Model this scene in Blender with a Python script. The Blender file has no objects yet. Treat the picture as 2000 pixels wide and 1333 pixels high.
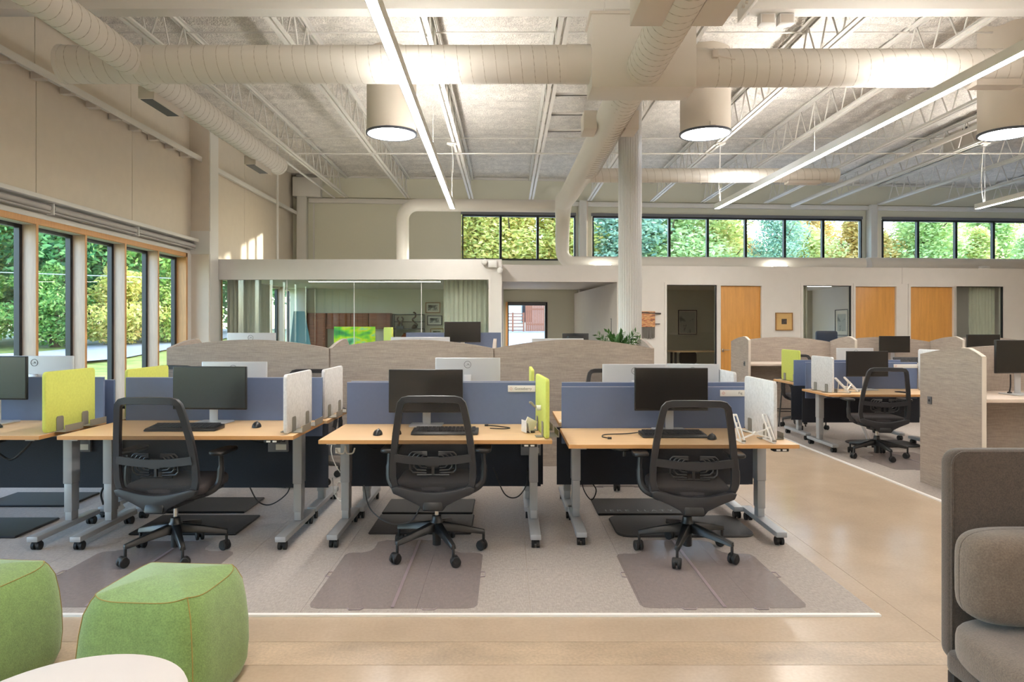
import bpy, bmesh, math, random
from mathutils import Vector, Matrix, noise
random.seed(7)
S = bpy.context.scene
COL = S.collection
PI = math.pi
R = math.radians

# ------------------------------------------------------------------ camera, sky, sun, exposure
cd = bpy.data.cameras.new('camera'); cam = bpy.data.objects.new('camera', cd); COL.objects.link(cam)
cam.location = (0, 0, 1.47); cam.rotation_euler = (PI/2, 0, 0)
cd.sensor_width = 36; cd.lens = 24.0; cd.shift_x = 0.005; cd.shift_y = -0.01325
cd.clip_start = 0.05; cd.clip_end = 500
S.camera = cam
w = bpy.data.worlds.new('sky'); S.world = w; w.use_nodes = True
nt = w.node_tree; bg = nt.nodes['Background']
sky = nt.nodes.new('ShaderNodeTexSky'); sky.sky_type = 'NISHITA'; sky.sun_disc = False
sky.sun_elevation = R(32); sky.sun_rotation = R(60); sky.air_density = 1.0; sky.dust_density = 1.2
nt.links.new(sky.outputs[0], bg.inputs[0]); bg.inputs[1].default_value = 1.5
sl = bpy.data.lights.new('sun', 'SUN'); so = bpy.data.objects.new('sun', sl); COL.objects.link(so)
sl.energy = 9.0; sl.angle = R(1.0); sl.color = (1.0, 0.90, 0.72)
so.location = (30, 40, 12)
so.rotation_euler = Vector((-6, -3.4, -1.05)).to_track_quat('-Z', 'Y').to_euler()
S.view_settings.view_transform = 'Standard'; S.view_settings.look = 'None'
S.view_settings.exposure = 0.10; S.view_settings.gamma = 1.0; S.view_settings.use_curve_mapping = False
S.cycles.use_denoising = True
S.cycles.max_bounces = 8; S.cycles.diffuse_bounces = 4; S.cycles.glossy_bounces = 4
S.cycles.transmission_bounces = 4; S.cycles.transparent_max_bounces = 16
S.cycles.sample_clamp_indirect = 6.0
S.cycles.caustics_reflective = False; S.cycles.caustics_refractive = False

# ------------------------------------------------------------------ materials
def lin(c):
    return tuple(((v/255)/12.92 if v/255 <= .04045 else ((v/255+.055)/1.055)**2.4) for v in c)
M = {}
def mat(name, c, rough=.5, metal=0., noise=(), bump=None, spec=.5, coat=0., emit=0., ecol=None, sheen=0.):
    m = bpy.data.materials.new(name); m.use_nodes = True; n = m.node_tree; b = n.nodes['Principled BSDF']
    col = lin(c)
    b.inputs['Base Color'].default_value = (*col, 1); b.inputs['Roughness'].default_value = rough
    b.inputs['Metallic'].default_value = metal; b.inputs['Specular IOR Level'].default_value = spec
    b.inputs['Coat Weight'].default_value = coat; b.inputs['Sheen Weight'].default_value = sheen
    if emit:
        b.inputs['Emission Color'].default_value = (*(lin(ecol or c)), 1); b.inputs['Emission Strength'].default_value = emit
    L = n.links.new
    if noise or bump:
        tc = n.nodes.new('ShaderNodeTexCoord')
    def nz(scale, stretch, detail=4):
        mp = n.nodes.new('ShaderNodeMapping'); mp.inputs['Scale'].default_value = stretch or (1, 1, 1)
        L(tc.outputs['Object'], mp.inputs['Vector'])
        t = n.nodes.new('ShaderNodeTexNoise'); t.inputs['Scale'].default_value = scale; t.inputs['Detail'].default_value = detail
        L(mp.outputs[0], t.inputs['Vector']); return t.outputs[0]
    f = None
    for a in noise:
        o = nz(a[0], a[2] if len(a) > 2 else None, a[3] if len(a) > 3 else 4)
        mr = n.nodes.new('ShaderNodeMapRange'); mr.inputs['From Min'].default_value = .3; mr.inputs['From Max'].default_value = .7
        mr.inputs['To Min'].default_value = 1-a[1]; mr.inputs['To Max'].default_value = 1+a[1]
        L(o, mr.inputs['Value']); o = mr.outputs[0]
        if f is not None:
            mu = n.nodes.new('ShaderNodeMath'); mu.operation = 'MULTIPLY'; L(f, mu.inputs[0]); L(o, mu.inputs[1]); o = mu.outputs[0]
        f = o
    if f is not None:
        vm = n.nodes.new('ShaderNodeVectorMath'); vm.operation = 'SCALE'; vm.inputs[0].default_value = col
        L(f, vm.inputs['Scale']); L(vm.outputs[0], b.inputs['Base Color'])
    if bump:
        o = nz(bump[0], bump[3] if len(bump) > 3 else None)
        bp = n.nodes.new('ShaderNodeBump'); bp.inputs['Strength'].default_value = bump[1]; bp.inputs['Distance'].default_value = bump[2]
        L(o, bp.inputs['Height']); L(bp.outputs[0], b.inputs['Normal'])
    M[name] = m; return m
def glass(name, tint=(1, 1, 1), refl=.05, grz=.6, rough=0.0):
    m = bpy.data.materials.new(name); m.use_nodes = True; n = m.node_tree; L = n.links.new
    n.nodes.remove(n.nodes['Principled BSDF'])
    tr = n.nodes.new('ShaderNodeBsdfTransparent'); tr.inputs[0].default_value = (*tint, 1)
    gl = n.nodes.new('ShaderNodeBsdfGlossy'); gl.inputs['Roughness'].default_value = rough
    lw = n.nodes.new('ShaderNodeLayerWeight'); lw.inputs[0].default_value = .5
    pw = n.nodes.new('ShaderNodeMath'); pw.operation = 'POWER'; pw.inputs[1].default_value = 4; L(lw.outputs['Facing'], pw.inputs[0])
    ma = n.nodes.new('ShaderNodeMath'); ma.operation = 'MULTIPLY_ADD'; ma.inputs[1].default_value = grz; ma.inputs[2].default_value = refl
    L(pw.outputs[0], ma.inputs[0])
    mx = n.nodes.new('ShaderNodeMixShader'); L(ma.outputs[0], mx.inputs[0]); L(tr.outputs[0], mx.inputs[1]); L(gl.outputs[0], mx.inputs[2])
    L(mx.outputs[0], n.nodes['Material Output'].inputs[0]); M[name] = m; return m
def veil(name, c, cover):
    m = bpy.data.materials.new(name); m.use_nodes = True; n = m.node_tree; L = n.links.new
    b = n.nodes['Principled BSDF']; b.inputs['Base Color'].default_value = (*lin(c), 1); b.inputs['Roughness'].default_value = .6
    tr = n.nodes.new('ShaderNodeBsdfTransparent'); mx = n.nodes.new('ShaderNodeMixShader'); mx.inputs[0].default_value = cover
    L(tr.outputs[0], mx.inputs[1]); L(b.outputs[0], mx.inputs[2]); L(mx.outputs[0], n.nodes['Material Output'].inputs[0]); M[name] = m; return m
def ramp_mat(name, stops, scale, stretch=(1, 1, 1), rough=.6, detail=3, emit=0., coord='Object', isl=False, trans=0.):
    m = bpy.data.materials.new(name); m.use_nodes = True; n = m.node_tree; L = n.links.new; b = n.nodes['Principled BSDF']
    b.inputs['Roughness'].default_value = rough
    cr = n.nodes.new('ShaderNodeValToRGB')
    while len(cr.color_ramp.elements) < len(stops): cr.color_ramp.elements.new(.5)
    for e, (p, c) in zip(cr.color_ramp.elements, stops): e.position = p; e.color = (*lin(c), 1)
    if isl:
        g = n.nodes.new('ShaderNodeNewGeometry'); L(g.outputs['Random Per Island'], cr.inputs[0])
    else:
        tc = n.nodes.new('ShaderNodeTexCoord'); mp = n.nodes.new('ShaderNodeMapping'); mp.inputs['Scale'].default_value = stretch
        L(tc.outputs[coord], mp.inputs[0]); t = n.nodes.new('ShaderNodeTexNoise'); t.inputs['Scale'].default_value = scale
        t.inputs['Detail'].default_value = detail; L(mp.outputs[0], t.inputs[0]); L(t.outputs[0], cr.inputs[0])
    L(cr.outputs[0], b.inputs['Base Color'])
    if emit: L(cr.outputs[0], b.inputs['Emission Color']); b.inputs['Emission Strength'].default_value = emit
    if trans:
        tl = n.nodes.new('ShaderNodeBsdfTranslucent'); L(cr.outputs[0], tl.inputs[0])
        mx = n.nodes.new('ShaderNodeMixShader'); mx.inputs[0].default_value = trans
        L(b.outputs[0], mx.inputs[1]); L(tl.outputs[0], mx.inputs[2]); L(mx.outputs[0], n.nodes['Material Output'].inputs[0])
    M[name] = m; return m

mat('wall_beige', (228, 217, 202), .7, noise=((6, .02),))
mat('wall_white', (226, 222, 217), .7, noise=((5, .015),))
mat('steel_white', (230, 227, 221), .55)
mat('duct', (224, 219, 211), .5)
mat('duct_seam', (188, 180, 168), .6)
mat('blind_grey', (176, 172, 168), .6)
mat('foam', (236, 231, 224), .95, noise=((3, .07), (40, .16), (9, .09)), bump=(45, .9, .04))
mat('register', (214, 206, 196), .5)
mat('louver', (70, 72, 78), .5)
mat('concrete', (184, 164, 143), .21, noise=((.7, .10), (3.2, .06), (60, .05)), bump=(8, .015, .01), spec=.6)
mat('concrete_patch', (177, 157, 134), .28, noise=((1.3, .26, (1, 2.5, 1), 2), (5, .10), (70, .13)), spec=.6)
mat('carpet', (163, 153, 145), .95, noise=((1.2, .04), (130, .15, (1, .22, 1)), (130, .15, (.22, 1, 1))), bump=(220, .5, .004), sheen=.2)
mat('trim_metal', (246, 244, 240), .4)
mat('wood_frame', (214, 160, 104), .45, noise=((5, .10, (12, 12, 1)),))
mat('wood_fin', (218, 192, 172), .5, noise=((5, .07, (12, 12, 1)),))  # paler than the frame wood; sky light on the faces put into the colour
mat('black_frame', (34, 36, 40), .4)
mat('door_wood', (203, 148, 78), .4, noise=((2.2, .10, (9, 9, .7)), (14, .05, (12, 12, 1))))
mat('desk_wood', (231, 195, 150), .38, noise=((3, .05, (1, 14, 14)), (30, .03, (1, 20, 20))))
mat('desk_edge', (196, 146, 92), .45)
mat('linen', (162, 150, 140), .55, noise=((3, .08, (1, 1, 14)), (9, .18, (1, 1, 26)), (60, .10, (3, 3, .4))))
mat('linen_edge', (214, 204, 192), .5)
mat('worktop', (206, 190, 176), .45, noise=((8, .03, (1, 8, 1)),))
mat('screen_blue', (93, 109, 142), .55, noise=((30, .02),))
mat('screen_edge', (150, 158, 180), .45)
mat('modesty', (24, 31, 44), .7, noise=((160, .25),))  # daylight blue put into the colour of the dark panels
mat('leg_grey', (164, 167, 171), .42, metal=.12)
mat('leg_dark', (96, 98, 102), .45, metal=.3)
mat('black_plastic', (22, 23, 25), .38)
mat('frame_plastic', (36, 37, 41), .42)
mat('rubber', (22, 22, 24), .6)
mat('seat_fabric', (58, 54, 56), .9, noise=((140, .2),))
mat('chrome', (215, 210, 200), .15, metal=1)
veil('chair_mesh', (38, 37, 38), .52)
mat('felt_lime', (203, 211, 104), .9, noise=((60, .05),), bump=(180, .3, .003))
mat('felt_grey', (218, 218, 220), .92, noise=((45, .09), (120, .05)), bump=(180, .3, .003))
mat('bracket', (140, 137, 128), .45, metal=.3)
mat('screen_black', (22, 22, 23), .2, spec=.8)
mat('monitor_silver', (206, 208, 212), .35, metal=.25)
mat('white_plastic', (236, 234, 230), .4)
mat('grey_plastic', (112, 114, 120), .5)
mat('key', (38, 39, 42), .45)
mat('mat_black', (32, 31, 32), .62, noise=((60, .1),), bump=(60, .2, .004))
mat('mat_text', (120, 124, 132), .5)
veil('chair_mat', (158, 142, 144), .24)
M['chair_mat'].node_tree.nodes['Principled BSDF'].inputs['Roughness'].default_value = .16
mat('chair_mat_edge', (150, 136, 140), .3)
mat('pouf_green', (114, 143, 82), .95, noise=((26, .07), (170, .22)), bump=(260, .5, .003), sheen=.3)
mat('stitch', (150, 128, 66), .8)
mat('table_white', (212, 206, 203), .42)
mat('sofa', (70, 60, 53), .95, noise=((30, .08), (190, .25)), bump=(260, .5, .003), sheen=.25)
mat('sofa_light', (100, 88, 78), .95, noise=((30, .08), (190, .22)), bump=(260, .5, .003), sheen=.25)
mat('curtain', (208, 209, 194), .9, noise=((60, .05, (1, 1, .1)),))
mat('column_grey', (206, 206, 206), .45, metal=.15)
mat('cabinet_red', (146, 82, 50), .4, noise=((3, .22, (1, 1, 8)),))
mat('shelf_dark', (52, 46, 42), .5)
mat('bronze', (84, 60, 40), .4, metal=.5)
mat('paper', (232, 228, 218), .8)
mat('art_tan', (205, 170, 112), .8, noise=((4, .06),))
mat('gold_frame', (146, 104, 56), .4)
mat('ink', (70, 62, 56), .8, noise=((30, .4),))
mat('leaf_green', (62, 104, 44), .5, noise=((10, .2),))
mat('pot', (200, 196, 190), .5)
mat('cable_black', (20, 20, 22), .5)
mat('cable_white', (220, 218, 214), .5)
mat('red_logo', (196, 92, 80), .6)
mat('text_grey', (110, 106, 102), .7)
mat('fascia', (228, 226, 208), .7)
mat('skylight_rim', (60, 64, 74), .4)
mat('skylight_tube', (216, 206, 192), .5)
mat('blue_board', (120, 168, 178), .12, spec=.6)
mat('fence_wood', (150, 92, 66), .7, noise=((6, .15, (1, 1, .2)),))
mat('house_white', (225, 228, 232), .7)
mat('house_trim', (110, 110, 116), .7)
mat('bark', (92, 76, 60), .9, noise=((8, .2),))
mat('asphalt', (150, 156, 168), .9, noise=((2, .05),))
mat('car_white', (215, 216, 218), .3, coat=.5)
mat('car_glass', (40, 46, 54), .1)
mat('wire_grey', (190, 190, 190), .5)
ramp_mat('grass', ((.3, (96, 120, 50)), (.55, (140, 150, 78)), (.8, (176, 168, 110))), 1.2)
ramp_mat('gravel', ((.3, (150, 156, 166)), (.7, (186, 190, 198))), 3)
ramp_mat('lime_art_glow', ((.30, (14, 80, 56)), (.40, (60, 160, 80)), (.47, (130, 214, 50)), (.53, (206, 224, 30)), (.60, (120, 214, 150)), (.68, (20, 110, 80))), 1.4, (1.2, 1, 2.2), detail=2.5, emit=.45)  # painting is no lamp; a mild glow is put into its colours
ramp_mat('weave_art', ((.3, (72, 56, 54)), (.42, (186, 120, 90)), (.5, (222, 190, 130)), (.58, (170, 70, 50)), (.7, (60, 56, 44))), 5, (1.2, 1, 12), detail=2)
ramp_mat('photo_art', ((.42, (40, 42, 44)), (.5, (120, 122, 120)), (.6, (206, 204, 196))), 7, (1.5, 1, 1))
ramp_mat('sketch_art', ((.40, (112, 122, 120)), (.45, (176, 182, 178)), (.62, (182, 186, 182)), (.67, (120, 124, 122))), 4)
ramp_mat('leaf_yellowgreen', ((0, (96, 140, 66)), (.4, (160, 196, 96)), (.7, (206, 222, 126)), (1, (240, 234, 160))), 1, isl=True, trans=.4)
ramp_mat('leaf_bright', ((0, (70, 124, 60)), (.4, (124, 178, 92)), (.8, (176, 214, 122)), (1, (222, 232, 150))), 1, isl=True, trans=.4)
ramp_mat('leaf_palegold', ((0, (160, 186, 110)), (.4, (214, 224, 150)), (.8, (240, 238, 180)), (1, (248, 226, 160))), 1, isl=True, trans=.45)  # yellow leaves paled, overexposed daylight put into their colour
ramp_mat('leaf_overlit', ((0, (140, 176, 120)), (.4, (190, 216, 150)), (.8, (222, 236, 176)), (1, (242, 244, 200))), 1, isl=True, trans=.4)  # green leaves paled the same way, bright daylight painted in
ramp_mat('leaf_deep', ((0, (44, 96, 54)), (.5, (84, 148, 84)), (1, (142, 192, 116))), 1, isl=True, trans=.35)
ramp_mat('leaf_gold', ((0, (150, 166, 84)), (.4, (214, 212, 112)), (.8, (244, 234, 150)), (1, (240, 200, 120))), 1, isl=True, trans=.45)
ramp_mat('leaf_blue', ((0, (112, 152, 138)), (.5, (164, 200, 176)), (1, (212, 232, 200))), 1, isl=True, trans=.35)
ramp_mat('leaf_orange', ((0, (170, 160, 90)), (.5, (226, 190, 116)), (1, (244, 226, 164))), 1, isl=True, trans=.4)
glass('pane', (.97, .99, .98), .035, .5)
glass('pane_room', (.93, .955, .94), .05, .5)
def emitter(name, c, s):
    m = bpy.data.materials.new(name); m.use_nodes = True; n = m.node_tree
    n.nodes.remove(n.nodes['Principled BSDF']); e = n.nodes.new('ShaderNodeEmission')
    e.inputs[0].default_value = (*c, 1); e.inputs[1].default_value = s
    n.links.new(e.outputs[0], n.nodes['Material Output'].inputs[0]); M[name] = m
LAMP = (1.0, .945, .875)
emitter('strip_down', LAMP, 66.0)
emitter('strip_up', LAMP, 80.0)
emitter('skylight_lens', (.86, .93, 1.0), 20.0)
emitter('strip_small', (1.0, .95, .86), 22.0)
emitter('batten_tube', (1.0, .97, .84), 55.0)

# ------------------------------------------------------------------ mesh helpers
class MB:
    def __init__(s): s.v = []; s.f = []
    def add(s, vs, fs):
        n = len(s.v); s.v += [tuple(v) for v in vs]; s.f += [tuple(i+n for i in f) for f in fs]; return s
    def box(s, x0, x1, y0, y1, z0, z1):
        return s.add([(x0,y0,z0),(x1,y0,z0),(x1,y1,z0),(x0,y1,z0),(x0,y0,z1),(x1,y0,z1),(x1,y1,z1),(x0,y1,z1)],
                     [(0,3,2,1),(4,5,6,7),(0,1,5,4),(1,2,6,5),(2,3,7,6),(3,0,4,7)])
    def prism(s, poly, axis, a, b):
        n = len(poly)
        def P(p, t): return {'x': (t, p[0], p[1]), 'y': (p[0], t, p[1]), 'z': (p[0], p[1], t)}[axis]
        vs = [P(p, a) for p in poly] + [P(p, b) for p in poly]
        return s.add(vs, [tuple(range(n-1, -1, -1)), tuple(range(n, 2*n))] + [(i, (i+1) % n, n+(i+1) % n, n+i) for i in range(n)])
    def tube(s, pts, r, n=8, closed=False, caps=True):
        pts = [Vector(p) for p in pts]; m = len(pts)
        rr = r if isinstance(r, (list, tuple)) else [r]*m
        T = []
        for i in range(m):
            a = pts[i-1] if (i > 0 or closed) else pts[i]; b = pts[(i+1) % m] if (i < m-1 or closed) else pts[i]
            T.append((b-a).normalized() if (b-a).length > 1e-9 else Vector((0, 0, 1)))
        up = Vector((0, 0, 1)) if abs(T[0].z) < .9 else Vector((1, 0, 0))
        u = T[0].cross(up).normalized(); vs = []
        for i in range(m):
            u = (u - T[i]*u.dot(T[i]))
            u = u.normalized() if u.length > 1e-6 else T[i].orthogonal().normalized()
            v = T[i].cross(u)
            for k in range(n):
                a = 2*PI*k/n; vs.append(pts[i] + (u*math.cos(a) + v*math.sin(a))*rr[i])
        fs = []
        for i in range(m if closed else m-1):
            j = (i+1) % m
            for k in range(n): fs.append((i*n+k, i*n+(k+1) % n, j*n+(k+1) % n, j*n+k))
        if caps and not closed: fs += [tuple(range(n-1, -1, -1)), tuple((m-1)*n+k for k in range(n))]
        return s.add(vs, fs)
    def bar(s, p0, p1, wx, wy, up=(0, 0, 1)):
        p0, p1 = Vector(p0), Vector(p1); t = (p1-p0).normalized(); up = Vector(up)
        if abs(t.dot(up)) > .95: up = Vector((0, 1, 0))
        u = t.cross(up).normalized(); v = u.cross(t)
        c = [(-1,-1),(1,-1),(1,1),(-1,1)]
        vs = [p + u*a*wx/2 + v*b*wy/2 for p in (p0, p1) for a, b in c]
        return s.add(vs, [(0,3,2,1),(4,5,6,7),(0,1,5,4),(1,2,6,5),(2,3,7,6),(3,0,4,7)])
    def sweep(s, pts, sec, N, closed=False):
        # sec: (in-plane offset, offset along N)
        pts = [Vector(p) for p in pts]; N = Vector(N); m = len(pts); n = len(sec); vs = []
        for i in range(m):
            a = pts[i-1] if (i > 0 or closed) else pts[i]; b = pts[(i+1) % m] if (i < m-1 or closed) else pts[i]
            t = (b-a).normalized(); u = t.cross(N).normalized()
            for p, q in sec: vs.append(pts[i] + u*p + N*q)
        fs = [(i*n+k, i*n+(k+1) % n, ((i+1) % m)*n+(k+1) % n, ((i+1) % m)*n+k) for i in range(m if closed else m-1) for k in range(n)]
        if not closed: fs += [tuple(range(n-1, -1, -1)), tuple((m-1)*n+k for k in range(n))]
        return s.add(vs, fs)
    def lathe(s, prof, n=24, c=(0, 0, 0), ring=False):
        m = len(prof)
        vs = [(c[0]+r*math.cos(2*PI*k/n), c[1]+r*math.sin(2*PI*k/n), c[2]+z) for r, z in prof for k in range(n)]
        fs = [(i*n+k, i*n+(k+1) % n, ((i+1) % m)*n+(k+1) % n, ((i+1) % m)*n+k) for i in range(m if ring else m-1) for k in range(n)]
        if not ring: fs += [tuple(range(n-1, -1, -1)), tuple((m-1)*n+k for k in range(n))]
        return s.add(vs, fs)
    def grid(s, fn, nu, nv):
        vs = [fn(i/nu, j/nv) for j in range(nv+1) for i in range(nu+1)]
        return s.add(vs, [(j*(nu+1)+i, j*(nu+1)+i+1, (j+1)*(nu+1)+i+1, (j+1)*(nu+1)+i) for j in range(nv) for i in range(nu)])
def box(*a): return MB().box(*a)
def rrect(x0, x1, y0, y1, r, n=5):
    o = []
    for cx, cy, a in ((x1-r, y1-r, 0), (x0+r, y1-r, 90), (x0+r, y0+r, 180), (x1-r, y0+r, 270)):
        for k in range(n+1): t = R(a+90*k/n); o.append((cx+r*math.cos(t), cy+r*math.sin(t)))
    return o
def props(o, label=None, cat=None, group=None, kind=None):
    if label: o['label'] = label
    if cat: o['category'] = cat
    if group: o['group'] = group
    if kind: o['kind'] = kind
    return o
def obj(name, mb, m, parent=None, bev=0., seg=2, smooth=True, label=None, cat=None, group=None, kind=None, loc=None, rot=None, sub=0, ang=40):
    me = bpy.data.meshes.new(name); me.from_pydata([tuple(v) for v in mb.v], [], mb.f)
    bm = bmesh.new(); bm.from_mesh(me)
    bmesh.ops.recalc_face_normals(bm, faces=bm.faces)
    if bev:
        es = [e for e in bm.edges if len(e.link_faces) == 2 and e.calc_face_angle(0) > R(30)]
        bmesh.ops.bevel(bm, geom=es, offset=bev, segments=seg, profile=.5, affect='EDGES', clamp_overlap=True)
    bm.to_mesh(me); bm.free()
    if smooth:
        me.shade_smooth(); me.set_sharp_from_angle(angle=R(ang))
    if m: me.materials.append(M[m] if isinstance(m, str) else m)
    o = bpy.data.objects.new(name, me); COL.objects.link(o)
    if parent: o.parent = parent
    if loc: o.location = loc
    if rot: o.rotation_euler = rot
    if sub:
        md = o.modifiers.new('smooth', 'SUBSURF'); md.levels = sub; md.render_levels = sub
    return props(o, label, cat, group, kind)
def thing(name, label=None, cat=None, loc=(0, 0, 0), rz=0., group=None, kind=None, parent=None):
    o = bpy.data.objects.new(name, None); COL.objects.link(o); o.location = loc; o.rotation_euler = (0, 0, rz)
    o.empty_display_size = .1
    if parent: o.parent = parent
    return props(o, label, cat, group, kind)
KIDS = {}
def dup(o, parent=None, loc=None, rz=None, label=None):
    c = o.copy(); COL.objects.link(c)
    if parent: c.parent = parent
    if loc is not None: c.location = loc
    if rz is not None: c.rotation_euler = (0, 0, rz)
    if label: c['label'] = label
    for ch in list(o.children): dup(ch, c)
    return c
def bez(p, n=16):
    p = [Vector(q) for q in p]; out = []
    ext = [p[0]*2-p[1]] + p + [p[-1]*2-p[-2]]
    for i in range(len(p)-1):
        a, b, c, d = ext[i:i+4]
        for k in range(n):
            t = k/n
            out.append(.5*((2*b) + (c-a)*t + (2*a-5*b+4*c-d)*t*t + (3*b-a-3*c+d)*t**3))
    return out + [p[-1]]
def text(name, body, size, m, parent, loc, rot=(PI/2, 0, 0), ext=.0006, align='LEFT', sp=1.0):
    c = bpy.data.curves.new(name, 'FONT'); c.body = body; c.size = size; c.space_character = sp; c.extrude = ext; c.align_x = align; c.align_y = 'CENTER'
    t0 = bpy.data.objects.new(name, c); COL.objects.link(t0); dg = bpy.context.evaluated_depsgraph_get()
    me = bpy.data.meshes.new_from_object(t0.evaluated_get(dg)); bpy.data.objects.remove(t0); me.name = name
    me.materials.clear(); me.materials.append(M[m]); o = bpy.data.objects.new(name, me); COL.objects.link(o); o.parent = parent
    o.location = loc; o.rotation_euler = rot; return o

# ================================================================== THE SETTING
FA = math.atan(.075)      # far wall is slightly oblique
OA = math.atan(.087)      # so is the office front
# ---- floor: slabs of polished concrete with recessed joints
fl = obj('floor', box(-6.3, 17, -5, 21.2, -.2, -.012), 'louver', kind='structure')
ys = [-5, -.9, 2.97, 3.19, 8.2, 13.2, 21.2]; xs = [-6.3, -2.9, 2.03, 7.2, 12.2, 17]
for j in range(len(ys)-1):
    for i in range(len(xs)-1):
        g = .0012
        obj('slab', box(xs[i]+g, xs[i+1]-g, ys[j]+g, ys[j+1]-g, -.06, 0), 'concrete_patch' if j == 2 else 'concrete', fl, smooth=False)
# ---- carpets laid as tiles
def carpet(x0, x1, y0, y1, nx, ny, label):
    c = thing('carpet', label, 'carpet', (x0, y0, 0), group='carpet areas under the desks')
    dx, dy = (x1-x0)/nx, (y1-y0)/ny
    t0 = obj('carpet_tile', box(.0008, dx-.0008, .0008, dy-.0008, .0005, .008), 'carpet', c, smooth=False)
    first = True
    for i in range(nx):
        for j in range(ny):
            t = t0 if first else t0.copy()
            if not first: COL.objects.link(t)
            first = False; t.location = (i*dx, j*dy, 0)
    return c
cA = carpet(-5.2, 1.895, 3.49, 11.0, 12, 12, 'large grey-beige tiled carpet under the front rows of desks')
obj('edge_trim', box(-.0, 7.1, -.027, -.002, 0, .011), 'trim_metal', cA)
cB = carpet(3.68, 12.3, 4.4, 12.6, 14, 13, 'tiled carpet under the desks at the far right, across the aisle')
obj('edge_trim', box(-.03, -.002, 0, 8.2, 0, .011), 'trim_metal', cB)

# ---- ceiling: sprayed deck on joists
def deck(u, v):
    x = -6.2+u*23.2; y = 6.8+v*14.4
    z = 5.74 + .03*noise.noise((x*1.3, y*1.3, 0)) + .018*noise.noise((x*5, y*5, 3))
    z += .014*math.sin(2*PI*y/.46+.5*noise.noise((x*.8, y, 5)))
    for yr in (7.3, 9.49, 12.62, 15.72, 18.6):
        d = (y-yr+.05*noise.noise((x*2, yr, 1)))/.07; z -= .05*math.exp(-d*d)*(1+.6*noise.noise((x*4, yr, 7)))
    for xr in (-4.49, -2.78, -1.005, .688, 2.36, 4.18, 5.68, 7.56, 9.3, 11., 12.7, 14.4):
        d = (x-xr+.03*noise.noise((y*2, xr, 1)))/.10; z -= .035*math.exp(-d*d)
    return (x, y, z)
ce = obj('ceiling', MB().grid(deck, 200, 220), 'foam', kind='structure', ang=180)
obj('ceiling_slab', box(-6.3, 17, -5, 21.4, 5.84, 5.95), 'foam', ce)
obj('near_deck', box(-6.2, 17, -5, 6.8, 5.72, 5.84), 'foam', ce)

# ---- left wall
wl = thing('wall_left', kind='structure')
obj('backing', box(-6.25, -6.06, -5, 13.3, 3.1, 5.85), 'wall_beige', wl)
yb = [13.3, 10.93, 8.70, 6.46, 4.22, 1.98, -.26, -2.5, -5]
for z0, z1, dx, o in ((3.12, 4.66, 0, 0), (4.66, 5.8, -.03, .02)):
    for a, b in zip(yb[1:], yb[:-1]):
        obj('wall_panel', box(-6.06+dx, -6.0+dx, a+.006+o, b-.006+o, z0, z1), 'wall_beige', wl, smooth=False)
obj('ledge', box(-6.02, -5.84, -5, 12.97, 3.09, 3.145), 'steel_white', wl, bev=.006)
obj('girt', MB().box(-5.99, -5.79, -5, 13.36, 4.69, 4.71).box(-5.81, -5.79, -5, 13.36, 4.615, 4.69), 'steel_white', wl)
clip0 = None
for k in range(26):
    y = 13.1-k*.56
    if clip0 is None: clip0 = obj('girt_clip', box(-5.98, -5.83, -.05, .05, 4.60, 4.69), 'register', wl, loc=(0, y, 0))
    else: c = clip0.copy(); COL.objects.link(c); c.location = (0, y, 0)
obj('header_backing', box(-6.25, -6.02, -5, 12.95, 2.78, 3.12), 'wall_white', wl)
obj('sill_wall', box(-6.3, -6.12, -5, 12.95, -.1, .16), 'wall_white', wl)
obj('trim_1', box(-6.18, -5.985, -5, 12.79, 2.785, 2.865), 'wood_frame', kind='structure', bev=.004)
obj('trim_2', box(-6.05, -5.99, -5, 12.9, 2.866, 2.93), 'steel_white', kind='structure', bev=.003)
obj('trim_3', box(-6.18, -5.985, -5, 12.79, .10, .165), 'wood_frame', kind='structure', bev=.004)
# tall windows, one bay each
def window(name, y0):
    w_ = thing(name, kind='structure', loc=(0, y0, 0))
    obj('fin', box(-6.165, -5.99, -.022, .022, .165, 2.785), 'wood_fin', w_, bev=.003)
    obj('fin_edge', box(-5.99, -5.984, -.022, .022, .165, 2.785), 'wood_frame', w_)
    b = MB()
    for a, c in ((-.07, .0), (.94, 1.01)): b.box(-6.235, -6.166, a if a > 0 else -.025, c if c > .5 else .045, .165, 2.785)
    b.box(-6.235, -6.166, .045, .94, .165, .22).box(-6.235, -6.166, .045, .94, 2.735, 2.785)
    obj('black_frame', b, 'black_frame', w_)
    obj('glazing_bead', box(-6.166, -6.16, .045, .053, .22, 2.735), 'steel_white', w_)
    obj('pane', box(-6.204, -6.198, .04, .945, .215, 2.74), 'pane', w_, smooth=False)
    return w_
w0 = window('window_1', 11.73)
for k in range(1, 17):
    d = dup(w0, loc=(0, 11.73-1.01*k, 0)); d.name = 'window_%d' % (k+1)
obj('trim_4', box(-6.24, -5.985, 12.74, 12.80, .1, 2.865), 'wood_frame', kind='structure')
obj('wall_left_pier', box(-6.25, -6.0, 12.80, 13.4, 0, 3.12), 'wall_white', kind='structure')
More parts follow.
